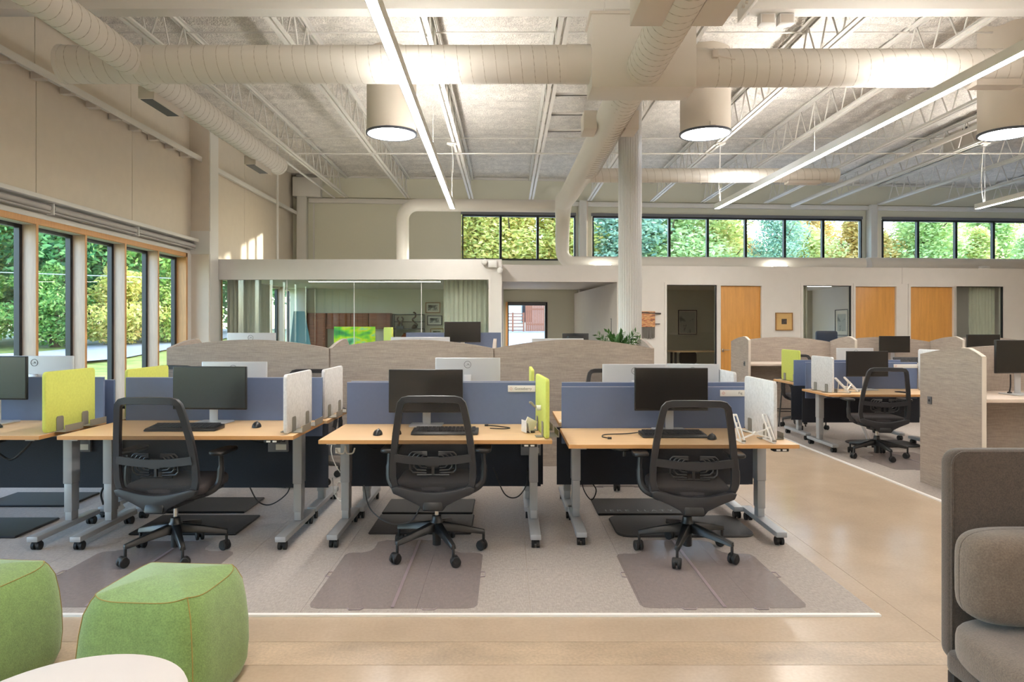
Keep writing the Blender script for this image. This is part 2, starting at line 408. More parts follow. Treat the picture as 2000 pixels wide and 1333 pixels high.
# roller blinds under the ledge
rb = thing('roller_blind', 'grey roller blind on the left wall, the bay nearest the column', 'blind', (-5.93, 10.93, 0), group='roller blinds above the tall windows')
obj('tube', MB().tube([(0, .03, 3.015), (0, 2.0, 3.015)], .042, 16), 'blind_grey', rb)
obj('cassette', box(-.03, .035, .02, 2.0, 2.945, 2.97), 'blind_grey', rb, bev=.006)
obj('bracket', box(-.055, .045, -.012, .012, 2.93, 3.085), 'white_plastic', rb, bev=.005)
for k, lb in enumerate(('second roller blind from the column on the left wall', 'third roller blind from the column on the left wall', 'roller blind at the left edge of the photo')):
    dup(rb, loc=(-5.93, 8.88-2.05*k, 0), label=lb)
# left steel column + wall beyond
cl = thing('column', kind='structure')
obj('column_box', box(-6.04, -5.66, 12.97, 13.38, 0, 5.75), 'wall_beige', cl, bev=.004)
obj('column_strip', box(-5.66, -5.645, 12.99, 13.36, 0, 5.75), 'steel_white', cl)
obj('column_plate', box(-6.03, -5.63, 12.94, 12.97, 2.86, 3.3), 'steel_white', cl, bev=.004)
wl2 = thing('wall_left_far', kind='structure')
for a, b in ((13.38, 15.6), (15.6, 17.84), (17.84, 19.6)):
    obj('wall_panel', box(-6.1, -6.0, a+.005, b-.005, 4.66, 5.8), 'wall_beige', wl2, smooth=False)
    obj('wall_panel', box(-6.1, -6.0, a+.005, b-.005, 2.55, 4.655), 'wall_beige', wl2, smooth=False)
obj('backing', box(-6.25, -6.1, 13.3, 19.8, 2.5, 5.85), 'wall_beige', wl2)
obj('girt', MB().box(-5.99, -5.8, 13.5, 19.3, 4.66, 4.68).box(-5.82, -5.8, 13.5, 19.3, 4.59, 4.66), 'steel_white', wl2)
for k in range(5):
    d = dup(w0, loc=(0, 14.35+1.01*k, 0)); d.name = 'window_%d' % (18+k)
obj('wall_left_meeting', box(-6.25, -6.0, 13.4, 14.33, 0, 2.55), 'wall_white', kind='structure')

# ---- far wall with clerestory
wb = thing('wall_back', kind='structure', loc=(0, 19.6, 0), rz=FA)
def fwbox(name, u0, u1, d0, d1, z0, z1, m='fascia', bev=0, kind=None, parent=None):
    return obj(name, box(u0, u1, d0, d1, z0, z1), m, parent or wb, bev=bev, kind=kind)
WR = dict(u0=.0, u1=1.17, z0=.06, z1=2.2)       # glazed opening in the recess
for a, b in ((-6.1, -.02), (1.17, 6.3), (8.3, 17.2)): fwbox('lower_wall', a, b, .0, .2, 0, 3.40)
fwbox('lower_wall', -.02, 1.17, 0, .2, 2.2, 3.40); fwbox('lower_wall', 6.3, 8.3, 0, .2, 2.2, 3.4); fwbox('lower_wall', 6.3, 8.3, 0, .2, 0, .8)
for a, b in ((-6.1, -1.30), (2.0, 2.47), (10.64, 11.25)): fwbox('pier', a, b, .0, .2, 3.40, 4.76)
fwbox('upper_wall', -6.1, 17.2, 0, .2, 4.76, 5.8)
fwbox('fascia_board', -5.6, 17, -.06, 0, 5.12, 5.68, 'fascia')
fwbox('channel_beam', -5.55, 17, -.16, -.06, 4.96, 5.08, 'steel_white', .004)
fwbox('top_angle', -5.9, 17, -.12, 0, 5.68, 5.74, 'steel_white')
fwbox('corner_beam', -5.95, -5.2, -.35, -.06, 5.1, 5.62, 'steel_white', .006)
fwbox('corner_column', -5.85, -5.6, -.30, -.02, 0, 5.1, 'steel_white', .006)
fwbox('wall_seam', -5.46, -5.42, -.03, 0, 2.8, 4.95, 'steel_white')
fwbox('window_valance', -1.32, 2.0, -.04, 0, 4.70, 4.78, 'grey_plastic'); fwbox('window_valance', 2.45, 10.64, -.04, 0, 4.70, 4.78, 'grey_plastic')
fwbox('window_valance', 11.25, 17, -.04, 0, 4.70, 4.78, 'grey_plastic')
for u in (2.06, 10.75): 
    fwbox('steel_column', u, u+.2, -.28, -.03, 0, 5.1, 'steel_white', .006)
    fwbox('column_side', u+.2, u+.26, -.2, -.03, 0, 5.1, 'wall_beige')
wn = [23]
def clerestory(us):
    for a, b in zip(us[:-1], us[1:]):
        t = thing('window_%d' % wn[0], kind='structure', loc=(0, 19.6, 0), rz=FA); wn[0] += 1
        f = MB()
        f.box(a-.005, a+.035, -.02, .08, 3.40, 4.70).box(b-.035, b+.005, -.02, .08, 3.40, 4.70).box(a+.035, b-.035, -.02, .08, 3.40, 3.45).box(a+.035, b-.035, -.02, .08, 4.65, 4.70)
        obj('window_frame', f, 'black_frame', t); obj('pane', box(a+.03, b-.03, .03, .036, 3.44, 4.66), 'pane', t, smooth=False)
clerestory([-1.28, -.18, .89, 1.98]); clerestory([2.49, 3.63, 4.76, 5.91, 7.06, 8.25, 9.43, 10.62]); clerestory([11.27, 12.39, 13.6, 14.8, 16.0, 17.1])
t = thing('window_%d' % wn[0], kind='structure', loc=(0, 19.6, 0), rz=FA); wn[0] += 1
obj('window_frame', MB().box(-.02, .05, -.02, .1, .06, 2.2).box(1.10, 1.17, -.02, .1, .06, 2.2).box(.05, 1.10, -.02, .1, 2.12, 2.2), 'black_frame', t)
obj('wood_jamb', box(-.035, .02, -.05, -.02, .06, 2.2), 'wood_frame', t); obj('roller_head', box(.03, 1.12, -.05, .0, 2.1, 2.18), 'leg_dark', t)
obj('pane', box(.05, 1.10, .04, .046, .06, 2.12), 'pane', t, smooth=False)
t = thing('window_%d' % wn[0], kind='structure', loc=(0, 19.6, 0), rz=FA); wn[0] += 1
obj('window_frame', MB().box(6.3, 6.36, -.02, .1, .8, 2.2).box(8.24, 8.3, -.02, .1, .8, 2.2).box(6.36, 8.24, -.02, .1, 2.14, 2.2).box(6.36, 8.24, -.02, .1, .8, .86), 'black_frame', t)
obj('pane', box(6.36, 8.24, .04, .046, .86, 2.14), 'pane', t, smooth=False)
# ---- unseen sides of the hall
obj('wall_right', box(17, 17.2, -5, 21.3, 0, 5.9), 'wall_beige', kind='structure')
obj('wall_front', box(-6.3, 17.2, -5.2, -5, 0, 5.9), 'wall_beige', kind='structure')

# ---- glazed meeting room (front at y=13.4)
wm = thing('wall_meeting_room', kind='structure', loc=(0, 13.4, 0))
obj('header', box(-5.66, -.10, 0, .14, 2.46, 2.81), 'wall_white', wm)
obj('left_post', box(-5.9, -5.72, 0, .14, 0, 2.81), 'wall_white', wm); obj('header_end', box(-5.72, -5.66, 0, .14, 2.46, 2.81), 'wall_white', wm)
obj('right_pier', box(-.31, -.10, 0, .14, 0, 2.46), 'wall_white', wm)
obj('glazing_frame', MB().box(-5.72, -5.67, -.015, .12, 0, 2.46).box(-.36, -.31, -.015, .12, 0, 2.46).box(-5.67, -.36, -.015, .12, 2.41, 2.46).box(-5.67, -.36, 0, .1, 0, .06), 'wall_white', wm)
for k in range(4):
    a = -5.665+k*1.327
    obj('glass_panel', box(a+.003, a+1.322, .055, .065, .06, 2.41), 'pane_room', wm, smooth=False)
    if k: obj('glazing_joint', box(a-.006, a+.006, .05, .07, .06, 2.41), 'white_plastic', wm)
obj('return_wall', box(-.20, -.10, .14, 6.1, 0, 2.81), 'wall_white', wm)
obj('ceiling_rooms', MB().box(-6, -.1, 13.54, 19.5, 2.56, 2.70).prism([(-.1, 14.67), (17, 16.16), (17, 20.85), (-.1, 19.57)], 'z', 2.56, 2.70), 'wall_white', kind='structure')
# ---- office front
wo = thing('wall_office', kind='structure', loc=(0, 14.55, 0), rz=OA)
def ofb(name, a, b, z0, z1, d0=0, d1=.12, m='wall_white', parent=None): return obj(name, box(a, b, d0, d1, z0, z1), m, parent or wo)
for a, b in ((2.39, 3.44), (5.66, 6.53), (8.80, 9.04), (11.38, 17.3)): ofb('wall_section', a, b, 0, 2.45)
ofb('header', -.1, 8.9, 2.45, 2.81); ofb('header', 8.906, 17.3, 2.45, 2.81)
ofb('recess_lining', 2.39, 2.45, 0, 2.45, .12, 5.0)
dn = [1]
def office_unit(x0, x1, g0, g1, d0, d1, knob):
    t = thing('window_%d' % wn[0], kind='structure', loc=(0, 14.55, 0), rz=OA); wn[0] += 1
    obj('window_frame', MB().box(g0-.05, g0, -.02, .12, 0, 2.45).box(g1, g1+.035, -.02, .12, 0, 2.45).box(g0, g1, -.02, .12, 2.40, 2.45).box(g0, g1, -.02, .12, 0, .05), 'wall_white', t)
    obj('black_stop', MB().box(g1-.018, g1, .0, .05, .05, 2.40).box(g0, g1-.018, .0, .05, 2.385, 2.40), 'black_frame', t)
    obj('pane', box(g0, g1-.018, .03, .04, .05, 2.385), 'pane_room', t, smooth=False)
    t = thing('door_%d' % dn[0], kind='structure', loc=(0, 14.55, 0), rz=OA); dn[0] += 1
    obj('door_frame', MB().box(d0-.055, d0-.003, -.02, .12, 0, 2.45).box(d1+.003, d1+.055, -.02, .12, 0, 2.45).box(d0-.003, d1+.003, -.02, .12, 2.385, 2.45), 'wall_white', t)
    obj('door_leaf', box(d0, d1, .03, .075, .01, 2.38), 'door_wood', t, bev=.003)
    h = obj('door_handle', MB().box(knob-.025, knob+.025, .02, .03, .93, 1.0), 'chrome', t, bev=.004)
    s_ = 1 if knob < (d0+d1)/2 else -1
    obj('lever', MB().tube([(knob, .03, .975), (knob, -.03, .975), (knob+s_*.13, -.03, .975)], .011, 8), 'chrome', h)
office_unit(3.44, 5.66, 3.49, 4.61, 4.70, 5.62, 4.76)
office_unit(6.53, 8.80, 6.58, 7.70, 7.80, 8.75, 7.86)
office_unit(9.04, 11.38, 10.19, 11.33, 9.10, 10.12, 10.05)
for x in (6.15, 8.95, 11.95): obj('wall_between_offices', box(x, x+.1, 15.35+.087*(x-8.95), 20.0, 0, 2.56), 'wall_white', kind='structure')

# ---- round wrapped column
cr = thing('column', kind='structure', loc=(1.875, 10.4, 0))
pf = []
for k in range(120):
    a = 2*PI*k/120; r = .172+(.004 if k % 4 < 2 else -.003); pf.append((r*math.cos(a), r*math.sin(a)))
obj('fluted_wrap', MB().prism(pf, 'z', 0, 5.75), 'column_grey', cr, ang=20)
# ---- girder and joists
g = thing('roof_girder', 'white steel roof girder crossing the hall above the round ducts', 'girder', (0, 7.85, 0))
obj('lower_beam', box(-6.0, 17, -.10, .10, 5.09, 5.21), 'steel_white', g, bev=.004)
obj('girder_web', box(-6.0, 17, -.02, .02, 5.21, 5.66), 'steel_white', g); obj('upper_flange', box(-6, 17, -.1, .1, 5.66, 5.70), 'steel_white', g)
br = thing('splice_plate', 'white bolted steel hanger plate beside the duct box under the girder', 'bracket', (2.63, 7.4, 0), parent=None)
obj('plate', box(-.02, .02, -.25, .33, 4.92, 5.30), 'steel_white', br, bev=.004)
obj('angle_edge', MB().box(.02, .10, .28, .33, 4.98, 5.42).box(-.09, .02, -.25, -.22, 4.95, 5.08), 'steel_white', br, bev=.003)
for (y, z) in ((-.1, 5.0), (0, 5.0), (-.1, 5.1), (0, 5.1), (.1, 5.1), (.1, 5.0)): obj('bolt', MB().tube([(-.045, y, z), (-.02, y, z)], .02, 6), 'register', br)
ORD = ['first', 'second', 'third', 'fourth', 'fifth', 'sixth', 'seventh', 'eighth', 'ninth', 'tenth', 'eleventh', 'twelfth']
JX = (-4.49, -2.78, -1.005, .688, 2.36, 4.18, 5.68, 7.56, 9.3, 11., 12.7, 14.4)
barU = barD = None
for k, x in enumerate(JX):
    y1 = 19.55+.075*x-.17
    j = thing('roof_joist', '%s white open-web roof joist counted from the left wall' % ORD[k], 'joist', (x, 7.98, 0), group='white steel roof joists')
    L_ = y1-7.98
    obj('bottom_chord', MB().box(-.07, -.016, 0, L_, 5.10, 5.112).box(-.028, -.016, 0, L_, 5.112, 5.16).box(.016, .07, 0, L_, 5.10, 5.112).box(.016, .028, 0, L_, 5.112, 5.16), 'steel_white', j, smooth=False)
    obj('top_chord', MB().box(-.07, -.016, 0, L_, 5.66, 5.672).box(-.028, -.016, 0, L_, 5.62, 5.66).box(.016, .07, 0, L_, 5.66, 5.672).box(.016, .028, 0, L_, 5.62, 5.66), 'steel_white', j, smooth=False)
    n = int(L_/.62)
    for i in range(n):
        for s_ in (0, 1):
            if barU is None:
                barU = obj('web_bar', MB().tube([(0, 0, 5.13), (0, .25, 5.64)], .0125, 6), 'steel_white', j)
                barD = obj('web_bar', MB().tube([(0, .27, 5.64), (0, .52, 5.13)], .0125, 6), 'steel_white', j); continue
            if k == 0 and i == 0: continue
            b = (barU, barD)[s_].copy(); COL.objects.link(b); b.parent = j; b.location = (0, i*.62, 0)
# bridging rods and pipes
for (y, z, x0, x1, r, nm, lb) in ((14.2, 5.09, -4.4, 16, .016, 'bridging_rod', 'lower bridging rod running across under the joists'),
                             (15.0, 5.63, -5.8, 16, .014, 'bridging_rod', 'upper bridging rod running across near the deck'),
                             (9.6, 5.62, -5.8, 16, .014, 'bridging_rod', 'bridging rod crossing the joists just behind the girder')):
    o = thing(nm, lb, 'steel rod', (0, y, 0)); obj('rod', MB().tube([(x0, 0, z), (x1, 0, z)], r, 8), 'steel_white', o)
    for x in JX[1:]: obj('clip', box(x-.035, x+.035, -.02, .02, z-.02, z+.02), 'steel_white', o)
o = thing('ceiling_pipe', 'thin white pipe along the ceiling left of the first joist', 'pipe', (-4.8, 0, 0))
obj('pipe', MB().tube([(0, 7.0, 5.08), (0, 19.0, 5.08)], .025, 10), 'steel_white', o)
for y in (9, 12, 15): obj('pipe_hanger', box(-.01, .01, y-.01, y+.01, 5.1, 5.72), 'steel_white', o)
o = thing('gas_pipe', 'thick white pipe with a drop elbow along the ceiling at the upper right', 'pipe', (8.15, 0, 0))
obj('pipe', MB().tube([(0, 7.6, 4.95), (0, 19.5, 4.95)], .05, 12), 'steel_white', o)
obj('riser', MB().tube(bez([(-.02, 11.5, 4.95), (-.05, 11.4, 4.97), (-.05, 11.4, 5.1), (-.05, 11.4, 5.5)], 6), .035, 10), 'steel_white', o)
obj('coupling', MB().tube([(0, 11.3, 4.95), (0, 11.5, 4.95)], .062, 12), 'steel_white', o)
for k in range(4):
    z = 5.16; y = 9.9+k*1.0
    o = thing('strut_rung', 'white strut bar between two joists left of the round column, %s from the front' % ORD[k], 'strut', (0, y, 0), group='strut bars between two joists')
    obj('strut', MB().box(.75, 1.95, -.03, .03, z, z+.012).box(.75, 1.95, -.03, -.022, z, z+.05).box(.75, 1.95, .022, .03, z, z+.05), 'steel_white', o)
o = thing('drop_pipe', 'thin white pipe dropping from the ceiling to the meeting room roof', 'pipe', (-4.62, 13.75, 0))
obj('pipe', MB().tube([(0, 0, 2.7), (0, 0, 5.7)], .022, 8), 'steel_white', o)

# ---- ducts
def seam(x0, x1, r, pitch=.138):
    n = int((x1-x0)/pitch*18); return [(x0+(x1-x0)*i/n, r*math.cos(2*PI*i/18), r*math.sin(2*PI*i/18)) for i in range(n+1)]
def straight(parent, L_, r, n=40, name='duct_body'):
    obj(name, MB().tube([(0, 0, 0), (L_, 0, 0)], r, n), 'duct', parent); 
    if n == 40: obj('seam', MB().tube(seam(.05, L_-.05, r), .0042, 4), 'duct_seam', parent)
def along(label, loc, L_, r, rz): 
    t = thing('round_duct', label, 'duct', loc, rz); straight(t, L_, r, 40 if r < .215 else 41); return t
t = along('round duct along the left wall, running back from the near corner', (-4.15, -2, 4.41), 14.35, .165, PI/2)
obj('end_cap', MB().tube([(14.3, 0, 0), (14.38, 0, 0)], .172, 40), 'duct', t)
for y, L_ in ((10.05, .7), (13.3, .7)):
    rg = obj('register', MB().box(y, y+L_, .02, .20, -.235, -.09), 'register', t, bev=.004)
    obj('louver_face', box(y+.03, y+L_-.03, .03, .185, -.242, -.236), 'louver', rg); obj('register_lip', box(y-.02, y+L_+.02, .0, .02, -.25, -.10), 'register', rg)
t = along('left half of the round duct crossing the hall, ending at the box', (-4.94, 7.63, 4.41), 5.87, .205, 0)
obj('end_cap', MB().tube([(-.02, 0, 0), (.03, 0, 0)], .212, 40), 'duct', t); obj('collar', MB().tube([(5.6, 0, 0), (5.86, 0, 0)], .211, 40), 'duct', t)
t = along('right half of the round duct crossing the hall from the box', (2.05, 7.63, 4.37), 7.4, .205, 0)
obj('collar', MB().tube([(.01, 0, 0), (.16, 0, 0)], .212, 40), 'duct', t)
h = obj('damper_handle', MB().box(.18, .24, -.245, -.20, .03, .11), 'register', t, bev=.003); obj('lever', MB().bar((.21, -.24, .05), (.42, -.25, .0), .01, .012), 'register', h)
obj('register', box(3.1, 3.6, -.15, .02, -.24, -.17), 'register', t)
t = along('near length of round duct rising over the viewer into the box', (1.5, 1.2, 4.30), 6.25, .2, PI/2)
for y in (-.02,):
    for x in (.27, -.27): obj('register', box(4.3, 4.85, x-.14, x+.14, -.16, .12), 'register', t, bev=.004)
t = thing('plenum_box', 'large square sheet-metal box where the round ducts meet', 'duct box', (1.4885, 7.625, 0))
obj('box_body', box(-.567, .567, -.225, .225, 4.08, 4.87), 'duct', t, bev=.004); obj('box_flange', box(-.59, .59, -.24, .24, 4.87, 4.90), 'register', t)
for x in (-.4, 0, .4): obj('hanger_rod', MB().tube([(x, 0, 4.9), (x, 0, 5.72)], .008, 6), 'steel_white', t)
t = thing('round_duct', 'round duct running back from the box and bending down behind the column', 'duct', (0, 0, 0))
pts = [(1.44, 7.84, 4.30), (1.42, 9, 4.3), (1.40, 11, 4.3), (1.36, 13, 4.3), (1.32, 14.6, 4.3)] + [(1.28, 15.2+.45*math.sin(a), 3.85+.45*math.cos(a)) for a in [R(10*i) for i in range(10)]] + \
      [(1.27, 15.65, 3.55), (1.27, 15.65, 3.25)] + [(1.27+.27*(1-math.cos(a)), 15.65, 3.22-.27*math.sin(a)) for a in [R(15*i) for i in range(7)]] + [(4, 15.75, 2.95), (8.35, 16.0, 2.95)]
rad = [.215, .215, .21, .205, .2]+[.2-.004*i for i in range(10)]+[.16, .155]+[.15]*7+[.15, .15]
obj('duct_body', MB().tube(pts, rad, 32), 'duct', t, ang=60)
obj('seam', MB().tube([(1.435+.215*math.cos(2*PI*i/18), 7.9+.138*i/18, 4.3+.215*math.sin(2*PI*i/18)) for i in range(18*30)], .0042, 4), 'duct_seam', t)
for x in (-.28, .28): obj('register', box(1.41+x-.09, 1.41+x+.09, 9.2, 9.6, 4.15, 4.4), 'register', t, bev=.004)
t = thing('round_duct', 'slim round duct under the far beam with an elbow down at its left end', 'duct', (0, 0, 0))
obj('duct_body', MB().tube([(1.25, 15.75, 4.27), (-2.05, 15.6, 4.27)] + [(-2.05-.33*math.sin(a), 15.6, 3.94+.33*math.cos(a)) for a in [R(10*i) for i in range(10)]] + [(-2.38, 15.6, 2.72)], .142, 28), 'duct', t, ang=60)
t = along('slim round duct branching right behind the fluted column, capped at the right end', (1.5, 12.7, 4.3), 4.62, .13, 0)
obj('end_cap', MB().tube([(4.6, 0, 0), (4.64, 0, 0)], .136, 32), 'duct', t); obj('register', box(3.7, 4.3, -.10, .10, -.16, -.11), 'register', t)
t = along('wide round duct lying on the roof of the right-hand offices', (8.75, 16.6, 2.95), 7.5, .22, OA)
obj('end_cap', MB().lathe([(.01, 0), (.1, .02), (.18, .06), (.22, .12)], 28), 'column_grey', t, rot=(0, PI/2, 0), loc=(-.115, 0, 0))

# ---- pendant strip lights
def strip(x, y0, y1, label, rz):
    t = thing('linear_light', label, 'light', (x, 0, 3.84), rz, group='long pendant strip lights')
    obj('housing', MB().box(-.05, -.042, y0, y1, -.005, .09).box(.042, .05, y0, y1, -.005, .09).box(-.042, .042, y0, y1, .03, .06).box(-.05, .05, y1, y1+.008, -.005, .09), 'white_plastic', t)
    obj('diffuser', box(-.042, .042, y0, y1-.003, -.004, .02), 'strip_down', t, smooth=False)
    obj('uplight_lens', box(-.042, .042, y0, y1-.003, .07, .084), 'strip_up', t, smooth=False)
    for y in (13.4, 9.6, 5.2):
        obj('suspension_wire', MB().tube([(0, y, .09), (0, y, 1.27)], .0025, 5), 'steel_white', t)
    obj('power_cord', MB().tube(bez([(.01, 13.45, .09), (.0, 13.5, .5), (.02, 13.5, .9), (0, 13.42, 1.26)]), .007, 6), 'cable_white', t)
    obj('joist_clamp', MB().box(-.09, .09, 13.36, 13.46, 1.23, 1.255).box(-.04, .04, 13.38, 13.44, 1.2, 1.23), 'steel_white', t)
strip(-.92, -4, 13.62, 'pendant strip light hanging over the left half of the desks', .0122)
strip(4.66, -4, 13.62, 'pendant strip light hanging over the aisle, right of the round column', .035)
strip(9.38, -4, 13.62, 'pendant strip light whose end shows at the right edge of the photo', 0)
# ---- tubular skylights
for x, ty, tz, tr, lb in ((-1.79, 10.6, 4.48, .39, 'tubular skylight left of the square duct box, near the strip light'), (3.08, 10.6, 4.48, .39, 'tubular skylight just right of the square duct box'), (7.13, 9.75, 4.24, .355, 'tubular skylight cut by the right edge of the photo')):
    t = thing('tubular_skylight', lb, 'skylight', (x, ty, 0), group='tubular skylights')
    obj('tube', MB().lathe([(tr-.01, tz+.01), (tr-.01, 5.8), (tr-.02, 5.8), (tr-.02, tz+.01)], 48, ring=True), 'skylight_tube', t)
    obj('rim', MB().lathe([(tr-.025, tz-.015), (tr+.003, tz-.015), (tr+.003, tz+.015), (tr-.025, tz+.015)], 48, ring=True), 'skylight_rim', t)
    obj('lens', MB().lathe([(tr-.025, tz-.01), (tr-.025, tz)], 48), 'skylight_lens', t)
    obj('latch', box(-.04, .04, -tr-.015, -tr+.02, tz+.02, tz+.08), 'skylight_tube', t)
t = thing('electrical_panel', 'flat grey electrical panel hung on the joist above the right-hand strip light', 'electrical panel', (9.36, 13.95, 5.12))
obj('panel_case', box(-.03, .03, -.65, .65, .02, .45), 'register', t, bev=.006)
for y in (-.1, .0): obj('switch', box(-.045, -.03, y-.02, y+.02, .28, .42), 'leg_dark', t)
for k, x in enumerate((3.0, 3.22)):
    t = thing('junction_box', '%s of two small white electrical boxes under the girder right of the plate' % ('left' if k == 0 else 'right'), 'electrical box', (x, 7.9, 5.0))
    obj('box_case', box(-.085, .085, -.06, .06, -.03, .085), 'white_plastic', t, bev=.006); obj('cover_plate', box(-.07, .07, -.066, -.06, -.02, .07), 'register', t, bev=.003)
# ---- fittings on the offices' tops and walls
t = thing('emergency_light', 'small twin-head emergency light at the top corner of the meeting room', 'light', (-.28, 13.35, 2.73))
obj('body', box(-.09, .09, -.02, .045, -.09, .05), 'white_plastic', t, bev=.02)
for dx, dz in ((-.15, .03), (.15, -.13)):
    obj('lamp_head', MB().tube([(dx, .04, dz), (dx-.01, -.06, dz-.02)], .055, 16), 'white_plastic', t, bev=.008)
for x, y, hl, lb in ((2.15, 15.2, .19, 'white fluorescent fixture lying on the office roof left of the round column'), (6.2, 15.5, .19, 'white fluorescent fixture lying on the office roof above the first door'), (-4.2, 14.6, .6, 'added hidden batten lamp on the meeting room roof, the left one, brightening the back wall'), (-1.9, 14.6, .6, 'added hidden batten lamp on the meeting room roof, the right one, brightening the back wall')):  # the meeting room pair is added, unseen, to brighten the back wall
    t = thing('batten_fixture', lb, 'light fixture', (x, y, 2.705), group='uplight battens on the room roofs'); obj('case', MB().box(-hl, hl, -.08, .08, .04, .15).box(-hl+.04, -hl+.08, -.05, .05, 0, .04).box(hl-.08, hl-.04, -.05, .05, 0, .04), 'white_plastic', t, bev=.006); obj('end_clip', box(-hl-.07, -hl, -.03, .03, .06, .12), 'leg_dark', t); obj('tube', MB().tube([(-hl+.02, .03, .165), (hl-.02, .03, .165)], .018, 10), 'batten_tube', t)
t = thing('cable_tray', 'flat grey tray with loose fittings on the office roof at the right', 'cable tray', (11.0, 16.2, 2.73)); obj('tray', MB().box(-.6, 1.2, -.2, .2, 0, .1), 'register', t); obj('junction_box', MB().box(.1, .3, -.25, -.1, .1, .18), 'white_plastic', t, bev=.02)

# ================================================================== DESKS
def desk(label, x0, x1, yf, zt, flip=False, lx=None, scr=.31, scr_x=None, outlet=None, handset=None, group='sit-stand desks', depth=.73, plate=None, modesty=True):
    """origin at the middle of the user-side edge on the floor; the user sits towards local -Y"""
    cx = (x0+x1)/2; w_ = x1-x0
    d = thing('sit_stand_desk', label, 'desk', (cx, yf, .008), PI if flip else 0, group)
    zt -= .008
    X = (lambda x: -(x-cx)) if flip else (lambda x: x-cx)
    obj('tabletop', box(-w_/2, w_/2, 0, depth, zt-.026, zt), 'desk_wood', d, bev=.002, seg=1)
    obj('edge_band', MB().box(-w_/2, w_/2, -.0012, 0, zt-.025, zt-.001).box(-w_/2-.0012, -w_/2, 0, depth, zt-.025, zt-.001).box(w_/2, w_/2+.0012, 0, depth, zt-.025, zt-.001), 'desk_edge', d, smooth=False)
    lx = lx or (x0+.075, x1-.10)
    for xx in lx:
        x = X(xx)
        l = obj('leg', MB().box(x-.032, x+.032, .46, .555, .36, zt-.045).box(x-.028, x+.028, .465, .55, .16, .36), 'leg_grey', d, bev=.004)
        obj('inner_tube', box(x-.024, x+.024, .47, .545, .10, .17), 'leg_grey', l, bev=.003)
        obj('foot', box(x-.036, x+.036, .10, .79, .062, .098), 'leg_grey', l, bev=.005)
        s_ = 1 if x < 0 else -1
        obj('top_bracket', MB().prism([(x+s_*.03, zt-.027), (x+s_*.17, zt-.027), (x+s_*.17, zt-.035), (x+s_*.03, zt-.10)], 'y', .48, .53).box(x-.03, x+.03, .08, .66, zt-.045, zt-.026), 'leg_grey', l, smooth=False)
        for y in (.15, .74):
            obj('caster', MB().tube([(x-.026, y, .028), (x-.008, y, .028)], .028, 14).tube([(x+.008, y, .028), (x+.026, y, .028)], .028, 14).box(x-.012, x+.012, y-.02, y+.03, .03, .062), 'rubber', l)
    obj('crossbar', box(X(lx[0]), X(lx[1]), .49, .53, zt-.085, zt-.045) if X(lx[0]) < X(lx[1]) else box(X(lx[1]), X(lx[0]), .49, .53, zt-.085, zt-.045), 'leg_dark', d)
    sx = scr_x or (x0+.02, x1-.03); a, b = sorted((X(sx[0]), X(sx[1])))
    if scr:
        sc = obj('privacy_screen', box(a, b, depth+.006, depth+.026, zt-.12, zt+scr), 'screen_blue', d, bev=.002, seg=1)
        obj('screen_edge', box(a, b, depth+.007, depth+.025, zt+scr, zt+scr+.004), 'screen_edge', sc)
    if modesty:
        obj('modesty_panel', box(a-.035, b+.04, depth+.027, depth+.037, .265, zt-.03), 'modesty', d)
    for xx in (outlet or ()):
        x = X(xx); z = zt-.16
        o = obj('outlet_box', box(x-.075, x+.075, depth-.0, depth+.027, z-.075, z+.075), 'grey_plastic', d, bev=.003)
        obj('socket_strip', MB().box(x-.058, x+.058, depth-.004, depth, z+.005, z+.05), 'leg_dark', o, bev=.002)
        obj('sockets', MB().box(x-.045, x-.035, depth-.006, depth-.004, z+.02, z+.035).box(x-.025, x-.015, depth-.006, depth-.004, z+.02, z+.035).box(x+.01, x+.02, depth-.006, depth-.004, z+.02, z+.035).box(x+.035, x+.045, depth-.006, depth-.004, z+.02, z+.035), 'rubber', o)
        obj('rating_sticker', box(x-.015, x+.062, depth-.003, depth, z-.06, z-.018), 'paper', o)
    if handset is not None:
        x = X(handset); hs = obj('height_handset', box(x-.05, x+.05, .01, .07, zt-.048, zt-.027), 'black_plastic', d, bev=.005)
        for dx in (-.02, .02): obj('handset_button', box(x+dx-.013, x+dx+.013, .006, .012, zt-.043, zt-.032), 'white_plastic', hs, bev=.002)
    if plate:
        body, px, wd = plate; x = X(px); y = depth+.004; z = zt+scr-.045
        p = obj('name_plate', box(x-wd/2, x+wd/2, y-.008, y+.001, z-.024, z+.024), 'white_plastic', d, bev=.002, label='small white name plate with a red diamond mark')
        dm = MB()
        for q in range(4):
            a_ = PI/2*q; dm.bar((x-wd/2+.024+.012*math.cos(a_), y-.009, z+.012*math.sin(a_)), (x-wd/2+.024+.012*math.cos(a_+PI/2), y-.009, z+.012*math.sin(a_+PI/2)), .003, .001)
        dm.bar((x-wd/2+.018, y-.009, z-.006), (x-wd/2+.030, y-.009, z+.006), .0025, .001)
        obj('diamond_mark', dm, 'red_logo', p, smooth=False)
        if body: text('name_text', body, .026, 'text_grey', p, (x+(.012 if len(body) > 4 else .032), y-.0085, z), align='CENTER')
    return d
G = 'sit-stand desks'
desk('beech desk cut by the left edge of the photo, beside the tall windows', -4.47, -2.975, 4.34, .78, lx=(-4.39, -3.09), scr=.318, scr_x=(-4.45, -3.0), outlet=(-3.17,), handset=-3.28)
desk('beech desk with the window-reflecting monitor, leftmost of three whole front desks', -2.86, -1.36, 4.34, .78, lx=(-2.81, -1.475), scr=.315, scr_x=(-2.835, -1.374), outlet=(-1.70,), handset=-1.50)
desk('beech desk with the Gooseberry name plate and lime side divider', -1.21, .29, 4.385, .746, lx=(-1.15, .19), outlet=(-1.27, .18), handset=.145, scr_x=(-1.2, .215), plate=('Gooseberry', .11, .205))
